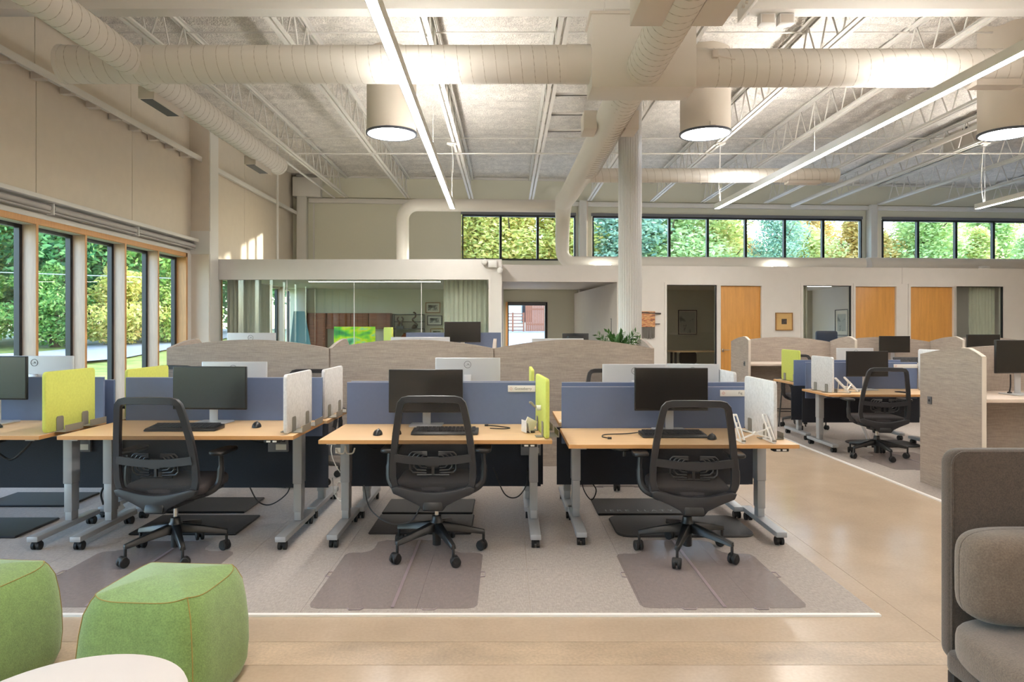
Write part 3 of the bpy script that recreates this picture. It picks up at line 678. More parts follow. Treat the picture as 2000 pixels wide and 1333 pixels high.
desk('beech desk with the Fig name plate and white laptop stand', .403, 1.903, 4.44, .707, lx=(.498, 1.83), handset=1.79, scr_x=(.415, 1.80), plate=('Fig', 1.735, .24))
YB = 5.97
desk('desk of the second row behind the left-edge desk, facing the far wall', -4.47, -2.97, YB, .757, True, lx=(-4.39, -3.07), scr=.31)
desk('desk of the second row behind the left whole front desk', -2.86, -1.38, YB, .754, True, lx=(-2.78, -1.48), scr=.31)
desk('desk of the second row behind the Gooseberry desk', -1.21, .27, YB, .746, True, lx=(-1.12, .17), scr=.31)
desk('desk of the second row behind the Fig desk', .40, 1.87, YB, .738, True, lx=(.48, 1.76), scr=.31)
desk('beech desk in front of the far right mesh chair, beyond the aisle', 3.70, 5.2, 7.83, .70, lx=(3.82, 5.1), scr=.33, scr_x=(3.75, 5.15), plate=(None, 5.0, .30))
desk('beech desk with the lime divider, back to back with the far right desk', 3.75, 5.23, 9.60, .745, True, lx=(3.89, 5.1), scr=.30, scr_x=(3.72, 5.1))
desk('raised desk behind the curved partition, its blue screen under the meeting room curtain', -1.55, -.06, 9.62, 1.08, lx=(-1.45, -.2), scr=.31)
desk('desk far behind the curved partition, in front of the recess', .5, 2.0, 12.3, .80, lx=(.6, 1.85), scr=0, modesty=False)

# ------------------------------------------------------------------ felt side dividers
def divider(label, x, y0, y1, zd, m, H=.385, rz=0., T=.026):
    L_ = y1-y0
    d = thing('desk_divider', label, 'divider', (x, y0, zd), rz, 'felt side dividers on the desks')
    obj('felt_panel', MB().prism(rrect(0, L_, .003, H, .03), 'x', -T/2, T/2), m, d, bev=.006)
    for y in (.10, L_-.16):
        b = obj('bracket', MB().prism(rrect(y, y+.07, 0, .10, .016), 'x', -T/2-.006, -T/2-.001).prism(rrect(y, y+.07, 0, .10, .016), 'x', T/2+.001, T/2+.006)
            .box(T/2+.001, T/2+.075, y-.02, y+.17, 0, .004).box(-T/2-.05, -T/2-.001, y, y+.07, 0, .004).box(T/2+.071, T/2+.075, y-.02, y+.17, .004, .045), 'bracket', d, smooth=False)
divider('lime felt divider on the left-edge desk, the largest lime one', -2.985, 4.40, 4.93, .782, 'felt_lime', .40)
divider('light grey felt divider on the right end of the left whole front desk', -1.42, 4.37, 4.93, .782, 'felt_grey')
divider('light grey felt divider on the second-row desk, between the two left whole desks', -1.43, 5.31, 5.90, .756, 'felt_grey')
divider('lime felt divider at the right end of the Gooseberry desk', .262, 4.39, 4.93, .748, 'felt_lime', .39, R(4.5))
divider('lime felt divider seen edge-on behind the Gooseberry name plate', .205, 5.42, 5.93, .748, 'felt_lime')
divider('light grey felt divider behind the white laptop stand on the Fig desk', 1.79, 4.55, 5.11, .709, 'felt_grey', .40)
divider('light grey felt divider behind the Fig desk, right of the white monitors', 1.76, 5.26, 5.80, .74, 'felt_grey')
divider('lime felt divider in front of the curved partition\'s left end', -2.95, 5.29, 5.93, .759, 'felt_lime')
divider('light grey felt divider on the far right desk across the aisle', 3.80, 7.95, 8.50, .702, 'felt_grey', .42)
divider('lime felt divider across the aisle, in front of the brown cubicle', 3.84, 8.95, 9.52, .747, 'felt_lime', .42)
divider('lime felt divider behind the partition, left of the blue screen', -1.62, 9.66, 10.2, 1.082, 'felt_lime', .39, R(22))
divider('white-edged divider panel beside the near right cubicle end', 5.13, 7.9, 8.5, .702, 'felt_grey', .50)

# ------------------------------------------------------------------ monitors
def monitor(label, x, y, z0, z1, wd, zd, face=-1, rz=0., white=False, group=None, curved=False, base=True):
    """face -1: the screen looks towards -Y"""
    t = thing('monitor', label, 'monitor', (x, y, zd), rz + (0 if face < 0 else PI), group)
    a, b = z0-zd, z1-zd; zc = (a+b)/2
    ms = 'monitor_silver' if white else 'black_plastic'
    obj('housing', MB().box(-wd/2, wd/2, -.012, .012, a, b), ms, t, bev=.004)
    if white: obj('back_shell', MB().prism([(-wd*.49, .011), (wd*.49, .011), (wd*.30, .026), (0, .030), (-wd*.30, .026)], 'z', a+.004, b-.004), ms, t, ang=25)
    else: obj('back_shell', MB().prism([(-wd*.34, .012), (wd*.34, .012), (wd*.26, .042), (-wd*.26, .042)], 'z', a+.03, b-.05), ms, t, bev=.006)
    obj('display', box(-wd/2+.006, wd/2-.006, -.0135, -.012, a+.012, b-.006), 'screen_black', t, smooth=False)
    if base:
        st = obj('stand', MB().box(-.03, .03, .045, .058, .008, zc+.02).box(-.03, .03, .026, .05, zc-.04, zc+.02), 'monitor_silver', t, bev=.004)
        obj('stand_base', MB().prism(rrect(-.12, .12, -.06, .14, .02), 'z', 0, .010), 'monitor_silver', t, bev=.003)
    if white:
        ring = [(.028*math.cos(2*PI*k/24), .0315, b-.055+.028*math.sin(2*PI*k/24)) for k in range(24)]
        rg = MB().tube(ring, .0022, 6, closed=True).bar((-.015, .0315, b-.062), (-.004, .0315, b-.048), .002, .004).bar((.0, .0315, b-.062), (.0, .0315, b-.048), .004, .002).bar((.008, .0315, b-.062), (.016, .0315, b-.062), .002, .003)
        obj('ring_mark', rg, 'grey_plastic', t)
    return t
monitor('dark monitor reflecting the windows on the left whole front desk', -2.117, 4.87, .885, 1.192, .54, .782, rz=R(-4))
monitor('dark grey monitor behind the chair at the Gooseberry desk', -.592, 4.99, .848, 1.163, .54, .748)
monitor('black monitor behind the chair at the Fig desk', 1.200, 4.99, .862, 1.175, .535, .709)
monitor('dark monitor cut by the left edge of the photo', -3.68, 4.87, .955, 1.265, .54, .782, rz=R(-3))
monitor('silver monitor back in front of the tall windows at the left edge', -3.89, 5.65, .90, 1.235, .61, .759, 1, white=True)
monitor('silver monitor back just above the dark monitor with the window reflection', -2.265, 5.68, .87, 1.185, .54, .756, 1, white=True)
monitor('silver monitor back above the Gooseberry screen, in front of the curved partition', -.325, 5.68, .90, 1.218, .54, .748, 1, white=True)
monitor('left one of two silver monitor backs behind the Fig screen', 1.06, 5.68, .86, 1.165, .53, .74, 1, white=True)
monitor('right one of two silver monitor backs behind the Fig screen, turned', 1.54, 5.66, .86, 1.168, .42, .74, 1, rz=R(-14), white=True)
monitor('silver monitor edge over the left bay of the curved partition', -2.85, 7.62, 1.08, 1.41, .54, .872, 1, white=True)
monitor('silver monitor edge over the middle bay of the curved partition', -.97, 7.66, 1.04, 1.362, .66, .872, 1, white=True)
monitor('silver monitor edge over the right bay of the curved partition', .57, 7.66, 1.03, 1.347, .58, .872, 1, white=True)
monitor('black monitor on the raised desk behind the curved partition', -.66, 10.15, 1.25, 1.555, .54, 1.08)
monitor('black monitor back in the recess right of the glazed opening', 1.28, 12.75, 1.05, 1.36, .49, .80, 1)
monitor('black monitor behind the chair at the far right desk', 4.41, 8.36, .868, 1.18, .51, .702)
monitor('silver monitor back on the desk behind the far right desk', 4.74, 9.30, .95, 1.19, .50, .747, 1, white=True)
monitor('black monitor over a tilted keyboard in the middle cubicle', 6.33, 11.15, 1.06, 1.33, .50, .902)
monitor('black monitor in the far cubicle, near the right edge of the photo', 7.78, 11.15, 1.08, 1.355, .54, .902)
monitor('large dark monitor on the worktop at the right edge of the photo', 4.57, 6.05, 1.065, 1.36, .55, .872, rz=R(8))

# ------------------------------------------------------------------ brown fixed partitions
def arch_panel(x0, x1, y, zb, zv, h, T=.035):
    n = 18; top = [(x0+(x1-x0)*k/n, zv+h*math.sin(PI*k/n)**.9) for k in range(n+1)]
    return MB().prism([(x0, zb), (x1, zb)] + top[::-1], 'y', y-T/2, y+T/2)
def end_panel(x, yr, yf, zr, zc, zf, T=.036):
    n = 10; L_ = yf-yr
    top = []
    for k in range(n+1):
        t = k/n; z = zr+(zc-zr)*math.sin(min(1, t/.78)*PI/2) if t <= .78 else zc-(zc-zf)*((t-.78)/.22)**1.3
        top.append((yr+L_*t, z))
    body = MB().prism([(yr, .008), (yf, .008)] + top[::-1], 'x', x-T/2, x+T/2)
    cap = MB().sweep([(x, y, z+.002) for y, z in top[-4:]], [(-.004, -T/2), (.004, -T/2), (.004, T/2), (-.004, T/2)], (1, 0, 0))
    cap.box(x-T/2, x+T/2, min(yf, yf+(.004 if L_ > 0 else -.004)), max(yf, yf+(.004 if L_ > 0 else -.004)), .008, zf)
    return body, cap
def partition(label, xs, yb, yf, zv, h, zw, zend, group, lock=None, panels=None):
    t = thing('cubicle_screen', label, 'partition', (0, 0, 0), group=group)
    for a, b in zip(xs[:-1], xs[1:]):
        obj('back_panel', arch_panel(a+.008, b-.008, yb, .008, zv, h), 'linen', t, ang=50)
        y0, y1 = sorted((yb+(.02 if yf > yb else -.02), yf-(.05 if yf > yb else -.05)))
        obj('worktop', box(a+.02, b-.02, y0, y1, zw-.03, zw), 'worktop', t, bev=.002)
        obj('lower_panel', box(a+.02, b-.02, (y0+y1)/2-.01+.1*(1 if yf < yb else -1), (y0+y1)/2+.01+.1*(1 if yf < yb else -1), .008, zw-.03), 'linen', t)
    for x in xs:
        body, cap = end_panel(x, yb, yf, *zend)
        e = obj('end_panel', body, 'linen', t, ang=50); obj('edge_cap', cap, 'linen_edge', e)
    if lock:
        x, y, z = lock; o = obj('socket_plate', box(x-.026, x-.018, y-.03, y+.03, z-.035, z+.035), 'leg_dark', t, bev=.003)
        obj('socket_hole', MB().tube([(x-.028, y, z), (x-.025, y, z)], .012, 10), 'rubber', o)
    return t
GP = 'brown linen-textured desk partitions'
partition('long brown partition with three arched bays behind the front desks', (-3.57, -1.865, -.135, 1.535), 7.2, 8.05, 1.25, .092, .87, (1.25, 1.338, 1.22), GP)
partition('row of brown arched cubicles across the aisle in front of the doors', (3.76, 5.41, 7.08, 8.75, 10.4), 11.4, 10.58, 1.225, .085, .90, (1.24, 1.325, 1.27), GP, lock=(3.76, 10.75, .90))
partition('brown cubicle with a tall end panel beside the dark sofa', (3.935, 5.61), 6.47, 5.63, 1.215, .085, .872, (1.218, 1.292, 1.225), GP, lock=(3.935, 6.32, .795))

# ================================================================== CHAIRS
def make_chair():
    t = thing('office_chair', 'x', 'chair', (0, 0, .008), 0, 'black mesh office chairs')
    yb = lambda z: -.205-.02*((z-.40)/.63)-.085*max(0, (z-.40)/.63)**2
    pts = [(-.235, .485), (-.246, .54), (-.245, .62), (-.238, .70), (-.226, .80), (-.209, .90), (-.195, .975), (-.187, 1.005), (-.170, 1.025), (-.14, 1.032), (0, 1.034)]
    loop = pts + [(-x, z) for x, z in pts[::-1][1:]]
    bot = [(.19, .447), (.10, .43), (0, .425), (-.10, .43), (-.19, .447)]
    loop = loop + bot
    sec = [(-.019, -.014), (.019, -.014), (.022, 0), (.018, .018), (-.018, .018), (-.022, 0)]
    f = obj('back_frame', MB().sweep([(x, yb(z), z) for x, z in loop], sec, (0, 1, 0), closed=True), 'frame_plastic', t, ang=50)
    bar = [(-.235+.47*k/10, .665-.022*math.sin(PI*k/10)) for k in range(11)]
    obj('crossbar', MB().sweep([(x, yb(z)-.012, z) for x, z in bar], [(-.024, -.01), (.024, -.01), (.022, .012), (-.022, .012)], (0, 1, 0)), 'frame_plastic', f)
    n = 10; inner = [(-.225+.45*k/n, .488-.040*math.sin(PI*k/n)) for k in range(n+1)]
    outer = [(.258, .478), (.245, .444), (.15, .402), (.085, .368), (.06, .335), (-.06, .335), (-.085, .368), (-.15, .402), (-.245, .444), (-.258, .478)]
    obj('lower_shell', MB().prism(inner + outer, 'y', -.243, -.195), 'frame_plastic', f, bev=.008)
    def hw(z):
        q = sorted(pts, key=lambda p: p[1])
        for (a, za), (b, zb) in zip(q[:-1], q[1:]):
            if za <= z <= zb: return -(a+(b-a)*(z-za)/(zb-za+1e-9))
        return .2
    def mem(u, v):
        z = .455+v*.565; h = hw(max(z, .486))-.008; h *= 1 if z > .486 else .93
        if z > 1.0: h -= .01
        x = (u-.5)*2*h; return (x, yb(z)+.012+.018*math.cos(PI*(u-.5))*math.exp(-((z-.62)/.16)**2), z)
    obj('mesh_back', MB().grid(mem, 10, 20), 'chair_mesh', t)
    lu = MB()
    for k in range(4):
        h = .142-.024*k; zt = .70-.006*k; zb_ = .572+.016*k
        for s_ in (-1, 1):
            lu.tube([(s_*.035, yb(.7)-.006, zt), (s_*(h-.015), yb(.7)-.006, zt), (s_*h, yb(.7)-.006, zt-.015), (s_*h, yb(.6)-.004, zb_+.02), (s_*(h-.02), yb(.6)-.004, zb_), (s_*.04, yb(.6)-.004, zb_-.004)], .0055, 6)
    lu.box(-.036, .036, yb(.65)-.018, yb(.65)+.008, .612, .668).box(-.008, .008, yb(.6)-.012, yb(.6)+.006, .56, .62)
    lu.tube([(-.10, yb(.56)-.004, .556), (.10, yb(.56)-.004, .556)], .006, 6)
    obj('lumbar_support', lu, 'black_plastic', t)
    def cush(u, v):
        return None
    obj('seat', MB().prism(rrect(-.25, .25, -.19, .28, .09, 6), 'z', .425, .497), 'seat_fabric', t, bev=.028, seg=3)
    obj('seat_pan', MB().prism(rrect(-.23, .23, -.17, .25, .08, 5), 'z', .405, .425), 'black_plastic', t, bev=.005)
    obj('mechanism', MB().prism([(-.13, .34), (.10, .33), (.14, .405), (-.15, .405)], 'x', -.075, .075).prism([(-.26, .345), (-.10, .335), (-.10, .39), (-.24, .40)], 'x', -.06, .06), 'black_plastic', t, bev=.008)
    for s_ in (-1, 1):
        a = obj('armrest', MB().prism(rrect(-.052, .052, -.13, .13, .045, 5), 'z', .665, .69), 'black_plastic', t, bev=.009, loc=(s_*.302, .03, 0))
        p = bez([(s_*.302, -.01, .66), (s_*.306, -.015, .57), (s_*.296, -.03, .475), (s_*.235, -.05, .425), (s_*.09, -.06, .385)], 6)
        obj('arm_post', MB().tube([(x-s_*.302, y-.03, z) for x, y, z in p], [.017]*6+[.022]*(len(p)-6), 8), 'frame_plastic', a)
    b = obj('base_hub', MB().lathe([(.02, .045), (.028, .05), (.028, .13), (.045, .14), (.043, .198), (.033, .21), (.030, .238), (.02, .242)], 20), 'black_plastic', t)
    obj('gas_lift', MB().tube([(0, 0, .2), (0, 0, .345)], .014, 14), 'chrome', t)
    for k in range(5):
        a = 2*PI*k/5; c, s_ = math.cos(a), math.sin(a)
        vs = []
        for r, zc, hz, hw_ in ((.03, .172, .028, .032), (.16, .152, .021, .024), (.312, .122, .014, .017)):
            vs += [(r*c - q*hw_*s_, r*s_ + q*hw_*c, zc+e*hz) for q, e in ((-1, -1), (1, -1), (.7, 1), (-.7, 1))]
        fs = [(i*4+j, i*4+(j+1) % 4, (i+1)*4+(j+1) % 4, (i+1)*4+j) for i in range(2) for j in range(4)] + [(3, 2, 1, 0), (8, 9, 10, 11)]
        l = obj('base_leg', MB().add(vs, fs), 'black_plastic', t, bev=.003, seg=1)
        x, y = .305*c, .305*s_
        ra = a+.9+k*1.3; u = Vector((math.cos(ra), math.sin(ra), 0)); q = Vector((x, y, .031)) + Vector((-u.y, u.x, 0))*.014
        cs = MB()
        for e in (-1, 1): cs.tube([q+u*e*.006, q+u*e*.026], .031, 18)
        cs.tube([(x, y, .04), (x, y, .125)], .010, 8).tube([q-u*.028+Vector((0, 0, .012)), q+u*.028+Vector((0, 0, .012))], .024, 12)
        obj('caster', cs, 'rubber', l, bev=.004, seg=1)
    return t
proto = make_chair()
used = [False]
def chair(label, x, y, rz, phase, dz=0.):
    c = proto if not used[0] else dup(proto)
    c['label'] = label; c.location = (x, y, .012); c.rotation_euler = (0, 0, rz)
    used_before = used[0]; used[0] = True
    CH.append((c, phase-rz, dz)); return c
CH = []
chair('black mesh office chair at the left whole front desk, nearest the green poufs', -2.13, 4.39, R(-3), R(15), -.014)
chair('black mesh office chair at the Gooseberry desk, centre of the photo', -.455, 4.43, R(0), R(7), -.008)
chair('black mesh office chair at the Fig desk', 1.165, 4.41, R(-5), R(28), -.034)
chair('black mesh office chair at the far right desk across the aisle', 4.16, 7.68, R(-8), R(-20), -.03)
chair('mesh chair back rising behind the lime divider near the windows', -3.33, 6.45, R(172), R(10), .03)
chair('mesh chair tucked behind the left whole front desk, facing the viewer', -1.90, 6.50, R(190), R(30), -.01)
chair('mesh chair whose casters show under the Fig desk', 1.0, 6.40, R(180), R(50), 0)
chair('mesh chair behind the far right desk, facing the viewer', 4.35, 9.95, R(180), R(20), 0)
for c, ph, dz in CH:
    for ch in c.children:
        n = ch.name.split('.')[0]
        if n in ('base_hub', 'base_leg'): ch.rotation_euler = (0, 0, ph)
        elif n == 'armrest': ch.location.z += dz
        elif n != 'gas_lift': ch.location.z += dz

# ------------------------------------------------------------------ chair mats and standing mats
def chairmat(label, x0, x1, y0, y1, lx0, lx1, ly, rz=0):
    t = thing('chair_mat', label, 'mat', (0, 0, .0085), group='clear plastic chair mats')
    r = .05; P = [(x0+r, y0), (x1-r, y0), (x1-.015, y0+.015), (x1, y0+r), (x1, y1-r), (x1-.015, y1-.015), (x1-r, y1), (lx1+.06, y1), (lx1+.02, y1+.03), (lx1, y1+.08), (lx1, ly-r), (lx1-r, ly), (lx0+r, ly), (lx0, ly-r), (lx0, y1+.08), (lx0-.02, y1+.03), (lx0-.06, y1), (x0+r, y1), (x0+.015, y1-.015), (x0, y1-r), (x0, y0+r), (x0+.015, y0+.015)]
    obj('mat_sheet', MB().prism(P, 'z', 0, .003), 'chair_mat', t, smooth=False)
    xm = (x0+x1)/2; obj('fold_rib', box(xm-.009, xm+.009, y0+.01, ly-.01, .003, .0045), 'chair_mat_edge', t, smooth=False)
    for (x, y, dx, dy) in ((x0, (y0+y1)/2+.05, -1, 0), (x1, (y0+y1)/2+.05, 1, 0), (x0+.25, y0, 0, -1), (x1-.25, y0, 0, -1)):
        hl = MB()
        if dx: hl.tube([(x, y-.04, .003), (x+dx*.025, y-.035, .003), (x+dx*.025, y+.035, .003), (x, y+.04, .003)], .003, 5)
        else: hl.tube([(x-.04, y, .003), (x-.03, y-.018, .003), (x+.03, y-.018, .003), (x+.04, y, .003)], .003, 5)
        obj('carry_loop', hl, 'chair_mat_edge', t)
    return t
chairmat('clear chair mat behind the green pouf, under the left chair', -2.64, -1.765, 3.56, 4.45, -2.5, -2.0, 4.66)
chairmat('clear chair mat under the Gooseberry desk chair', -1.038, -.155, 3.545, 4.42, -.875, -.36, 4.68)
chairmat('clear shiny chair mat under the Fig desk chair', .70, 1.575, 3.55, 4.40, .89, 1.38, 4.68)
chairmat('clear chair mat under the far right chair across the aisle', 3.98, 4.95, 7.0, 7.75, 4.2, 4.75, 8.0)
chairmat('clear chair mat under the second-row chair behind the Fig desk', .6, 1.45, 6.25, 7.0, .8, 1.25, 6.3)
def standmat(label, x0, x1, y0, y1, r=.01, txt=None):
    t = thing('standing_mat', label, 'mat', ((x0+x1)/2, (y0+y1)/2, .008), group='black anti-fatigue mats'); w_, d_ = (x1-x0)/2, (y1-y0)/2
    obj('mat_body', MB().prism(rrect(-w_, w_, -d_, d_, r), 'z', 0, .016), 'mat_black', t, bev=.012, seg=1)
    if txt: text('mat_text', txt, .075, 'mat_text', t, (-.02, -d_+.085, .0165), (0, 0, 0), .0002, 'CENTER', 1.5)
standmat('black standing mat under the front edge of the left whole desk', -2.66, -1.90, 4.79, 5.27)
standmat('black standing mat deeper under the left whole desk', -2.78, -2.06, 5.36, 5.82)
standmat('black standing mat under the Gooseberry desk, the nearer one', -.98, -.25, 4.81, 5.29)
standmat('black standing mat under the Gooseberry desk, the farther one', -.98, -.265, 5.33, 5.76)
standmat('black rounded standing mat under the Fig desk chair', .77, 1.745, 4.74, 5.26, .10)
standmat('black standing mat with pale lettering under the Fig desk', .705, 1.42, 5.30, 5.78, txt='IERE LLATY')
standmat('black standing mat at the left edge of the photo, the nearer one', -4.15, -3.40, 4.72, 5.2)
standmat('black standing mat at the left edge of the photo, the farther one', -4.3, -3.57, 5.55, 6.0)
standmat('dark standing mat under the far right desk', 4.3, 5.1, 8.3, 8.8, .15)

# ------------------------------------------------------------------ desk-top items
def keyboard(label, x, y, z, rz=0, tilt=0, L_=.45):
    t = thing('keyboard', label, 'keyboard', (x, y, z), rz)
    if tilt: t.rotation_euler = (tilt, 0, rz)
    obj('keyboard_body', MB().prism([(-.085, 0), (.085, 0), (.085, .028), (-.06, .018), (-.085, .008)], 'x', -L_/2, L_/2), 'black_plastic', t, bev=.005)
    k = MB()
    for r in range(5):
        for c in range(15):
            x0 = -L_/2+.02+c*(L_-.04)/15; y0 = -.045+r*.024; zz = .019+.0045*r*.6
            k.box(x0+.002, x0+(L_-.04)/15-.002, y0+.002, y0+.021, zz, zz+.007)
    obj('keys', k, 'key', t, kind='stuff', smooth=False)
def mouse(label, x, y, z, rz=0):
    t = thing('mouse', label, 'mouse', (x, y, z), rz)
    m = MB()
    def f(u, v):
        a = 2*PI*u; e = PI/2*v; return (.031*math.cos(a)*math.cos(e), .055*math.sin(a)*math.cos(e), .036*math.sin(e))
    obj('mouse_shell', m.grid(f, 20, 8), 'black_plastic', t, ang=70); obj('scroll_wheel', MB().tube([(-.004, .028, .028), (.004, .028, .028)], .009, 10), 'grey_plastic', t)
keyboard('black keyboard in front of the window-reflecting monitor', -2.17, 4.60, .782, R(1), L_=.47)
mouse('black mouse right of the keyboard on the left whole desk', -1.73, 4.72, .782, R(15))
mouse('black mouse at the left edge of the photo', -3.52, 4.68, .782, R(-70))
mouse('black mouse on the Gooseberry desk, the left one', -.87, 4.60, .748)
mouse('black mouse on the Gooseberry desk beside the keyboard', -.745, 4.62, .748, R(5))
keyboard('black keyboard seen through the chair mesh at the Gooseberry desk', -.42, 4.66, .748, L_=.45)
keyboard('black keyboard seen through the chair mesh at the Fig desk', 1.16, 4.78, .709)
mouse('black mouse seen through the chair mesh at the Fig desk', 1.40, 4.66, .709, R(-20))
keyboard('black keyboard leaning up under the middle cubicle monitor', 6.45, 10.98, .905, 0, R(62))
keyboard('black keyboard at the left edge desk, mostly cut off', -3.85, 4.62, .782)
def laptop_stand(label, x, y, z, rz, s=1.):
    t = thing('laptop_stand', label, 'laptop stand', (x, y, z), rz); t.scale = (s, s, s)
    for sx in (-.1, .1):
        a = obj('side_arm', MB().bar((sx-.012, -.10, .012), (sx-.012, .06, .165), .006, .018).bar((sx+.012, -.10, .012), (sx+.012, .06, .165), .006, .018).bar((sx-.014, -.10, .012), (sx+.014, -.10, .012), .02, .012).bar((sx-.014, .06, .165), (sx+.014, .06, .165), .014, .014).bar((sx-.014, -.02, .09), (sx+.014, -.02, .09), .014, .012), 'white_plastic', t, bev=.002)
        obj('foot_bar', MB().bar((sx, -.125, .006), (sx, .07, .006), .016, .010).bar((sx, .03, .010), (sx, .02, .12), .010, .008), 'white_plastic', t); obj('stop_lip', MB().box(sx-.012, sx+.012, -.125, -.112, .012, .022), 'bracket', a)
    obj('cross_strut', MB().bar((-.1, -.02, .085), (.1, -.08, .028), .012, .008).bar((-.1, -.08, .028), (.1, -.02, .085), .012, .008), 'white_plastic', t); obj('pivot', MB().tube([(0, -.058, .055), (0, -.04, .06)], .012, 12), 'white_plastic', t)
laptop_stand('white folding laptop stand on the Fig desk', 1.65, 4.585, .709, 0)
laptop_stand('white folding laptop stand on the far right desk', 4.02, 8.12, .702, R(35))
laptop_stand('white laptop stand peeking over the far desk screens by the cubicles', 4.55, 11.0, .902, R(30), .9)
t = thing('card_holder', 'clear card holder with white cards beside the lime divider on the Gooseberry desk', 'holder', (.165, 4.70, .748), R(20))
obj('clear_case', MB().bar((-.05, 0, .004), (-.05, 0, .085), .004, .09).bar((-.02, 0, .004), (-.035, 0, .07), .003, .09), 'white_plastic', t); obj('cards', MB().bar((-.03, 0, .012), (.012, 0, .09), .012, .08), 'paper', t, bev=.002); obj('holder_foot', MB().lathe([(.03, 0), (.03, .006), (.01, .012)], 16), 'black_plastic', t)
t = thing('hook', 'silver hook clipped to the lime divider on the Gooseberry desk', 'hook', (.20, 4.62, .93)); obj('hook_arm', MB().tube(bez([(.025, 0, 0), (-.01, 0, .005), (-.035, 0, .03), (-.05, 0, .03)], 5), .008, 8), 'bracket', t); obj('hook_pad', MB().tube([(.0, 0, -.004), (.03, 0, -.004)], .018, 14), 'white_plastic', t)
t = thing('headset_tray', 'round black tray hanging under the front edge of the Fig desk', 'tray', (.80, 4.66, .64)); obj('tray', MB().lathe([(.09, 0), (.105, .006), (.105, .022), (.095, .024), (.09, .012)], 28), 'black_plastic', t); obj('clamp', MB().box(-.02, .02, .06, .1, .012, .042).tube([(0, 0, 0), (0, .0, -.05)], .012, 8), 'black_plastic', t)
t = thing('paper_note', 'white paper note on the second-row desk right of the lime divider', 'paper', (.40+.06, 5.32, .74)); obj('sheet', MB().box(-.05, .04, -.05, .06, 0, .003), 'paper', t)
t = thing('phone', 'dark phone lying on the far right desk right of the chair', 'phone', (4.66, 8.05, .702), R(15)); obj('phone_body', MB().prism(rrect(-.04, .04, -.075, .075, .012), 'z', 0, .01), 'black_plastic', t, bev=.003); obj('phone_screen', box(-.036, .036, -.068, .068, .01, .011), 'screen_black', t)
t = thing('cable_ring', 'pale looped cable tie hanging on the left leg of the Gooseberry desk', 'cable', (-1.13, 4.78, .62)); obj('hook_loop', MB().tube(bez([(-.065, 0, .0), (-.05, 0, -.03), (-.01, 0, -.03), (0, 0, .02), (.01, 0, -.03), (.05, 0, -.03), (.065, 0, .005)], 5), .006, 6), 'linen_edge', t)
def cable(label, pts, r=.004, m='cable_black', g='loose cables'):
    t = thing('cable', label, 'cable', pts[0], group=g); p0 = Vector(pts[0])
    obj('cable_run', MB().tube([p-p0 for p in bez(pts, 8)], r, 6), m, t); obj('cable_plug', MB().tube([Vector(pts[-1])-p0+Vector((-.012, 0, 0)), Vector(pts[-1])-p0+Vector((.014, 0, 0))], r*2, 8), m, t)
cable('black cable with a white plug lying on the Fig desk', [(1.0, 4.95, .715), (.86, 4.86, .714), (.70, 4.82, .714), (.66, 4.72, .714), (.70, 4.66, .714)])
cable('short black cable on the Gooseberry desk right of the keyboard', [(-.12, 4.85, .753), (-.02, 4.83, .753), (.02, 4.87, .753), (-.06, 4.95, .753), (-.15, 5.0, .753)])
cable('black cable hanging below the Gooseberry desk right of the chair', [(-.1, 5.1, .42), (-.02, 5.1, .23), (.07, 5.1, .20), (.14, 5.1, .28), (.16, 5.1, .4)], .005)
cable('black cable looping under the left of the Gooseberry desk top', [(-1.06, 4.95, .69), (-1.0, 4.97, .60), (-.9, 4.98, .585), (-.8, 4.98, .64), (-.78, 4.98, .70)], .006)
cable('grey cable drooping to the floor left of the Gooseberry chair', [(-1.06, 5.06, .30), (-1.0, 5.0, .14), (-.85, 4.95, .05), (-.7, 4.97, .06), (-.62, 5.0, .18)], .005, 'leg_dark')
cable('white cable plugged into the outlet between the two left whole desks', [(-1.30, 5.09, .62), (-1.30, 5.05, .55), (-1.26, 5.03, .45), (-1.2, 5.05, .36), (-1.17, 5.08, .33)], .004, 'cable_white')
cable('black cable under the right of the left whole desk', [(-1.95, 5.0, .70), (-1.88, 5.03, .64), (-1.78, 5.04, .62), (-1.68, 5.05, .65), (-1.66, 5.06, .63)], .005)
cable('black cable drooping below the left whole desk\'s dark panel', [(-1.98, 5.2, .30), (-1.9, 5.2, .15), (-1.8, 5.2, .12), (-1.68, 5.2, .2), (-1.64, 5.2, .3)], .005)
cable('black cable bundle under the left-edge desk', [(-3.62, 4.7, .72), (-3.52, 4.7, .62), (-3.42, 4.7, .56), (-3.33, 4.7, .62), (-3.24, 4.72, .73)], .008)
cable('black cord running to the floor socket under the left-edge desk', [(-3.1, 5.3, .28), (-3.15, 5.3, .18), (-3.13, 5.3, .08), (-3.13, 5.28, .03)], .008)
cable('black loop of cable on the floor left of the Fig desk mats', [(.62, 5.72, .26), (.64, 5.7, .12), (.70, 5.66, .04), (.74, 5.66, .12), (.69, 5.68, .2)], .005)
cable('white cable under the far right desk', [(4.25, 8.5, .40), (4.35, 8.4, .3), (4.42, 8.35, .1), (4.40, 8.3, .02)], .02, 'cable_white')
cable('black monitor cable on the worktop at the right edge', [(4.50, 6.1, 1.05), (4.50, 6.1, .95), (4.49, 6.1, .885)], .006)
cable('white loops of cable under the gap between the two left whole desks', [(-1.38, 5.4, .28), (-1.36, 5.38, .16), (-1.30, 5.38, .10), (-1.26, 5.38, .2), (-1.33, 5.38, .25), (-1.34, 5.38, .13), (-1.26, 5.4, .12)], .004, 'cable_white')
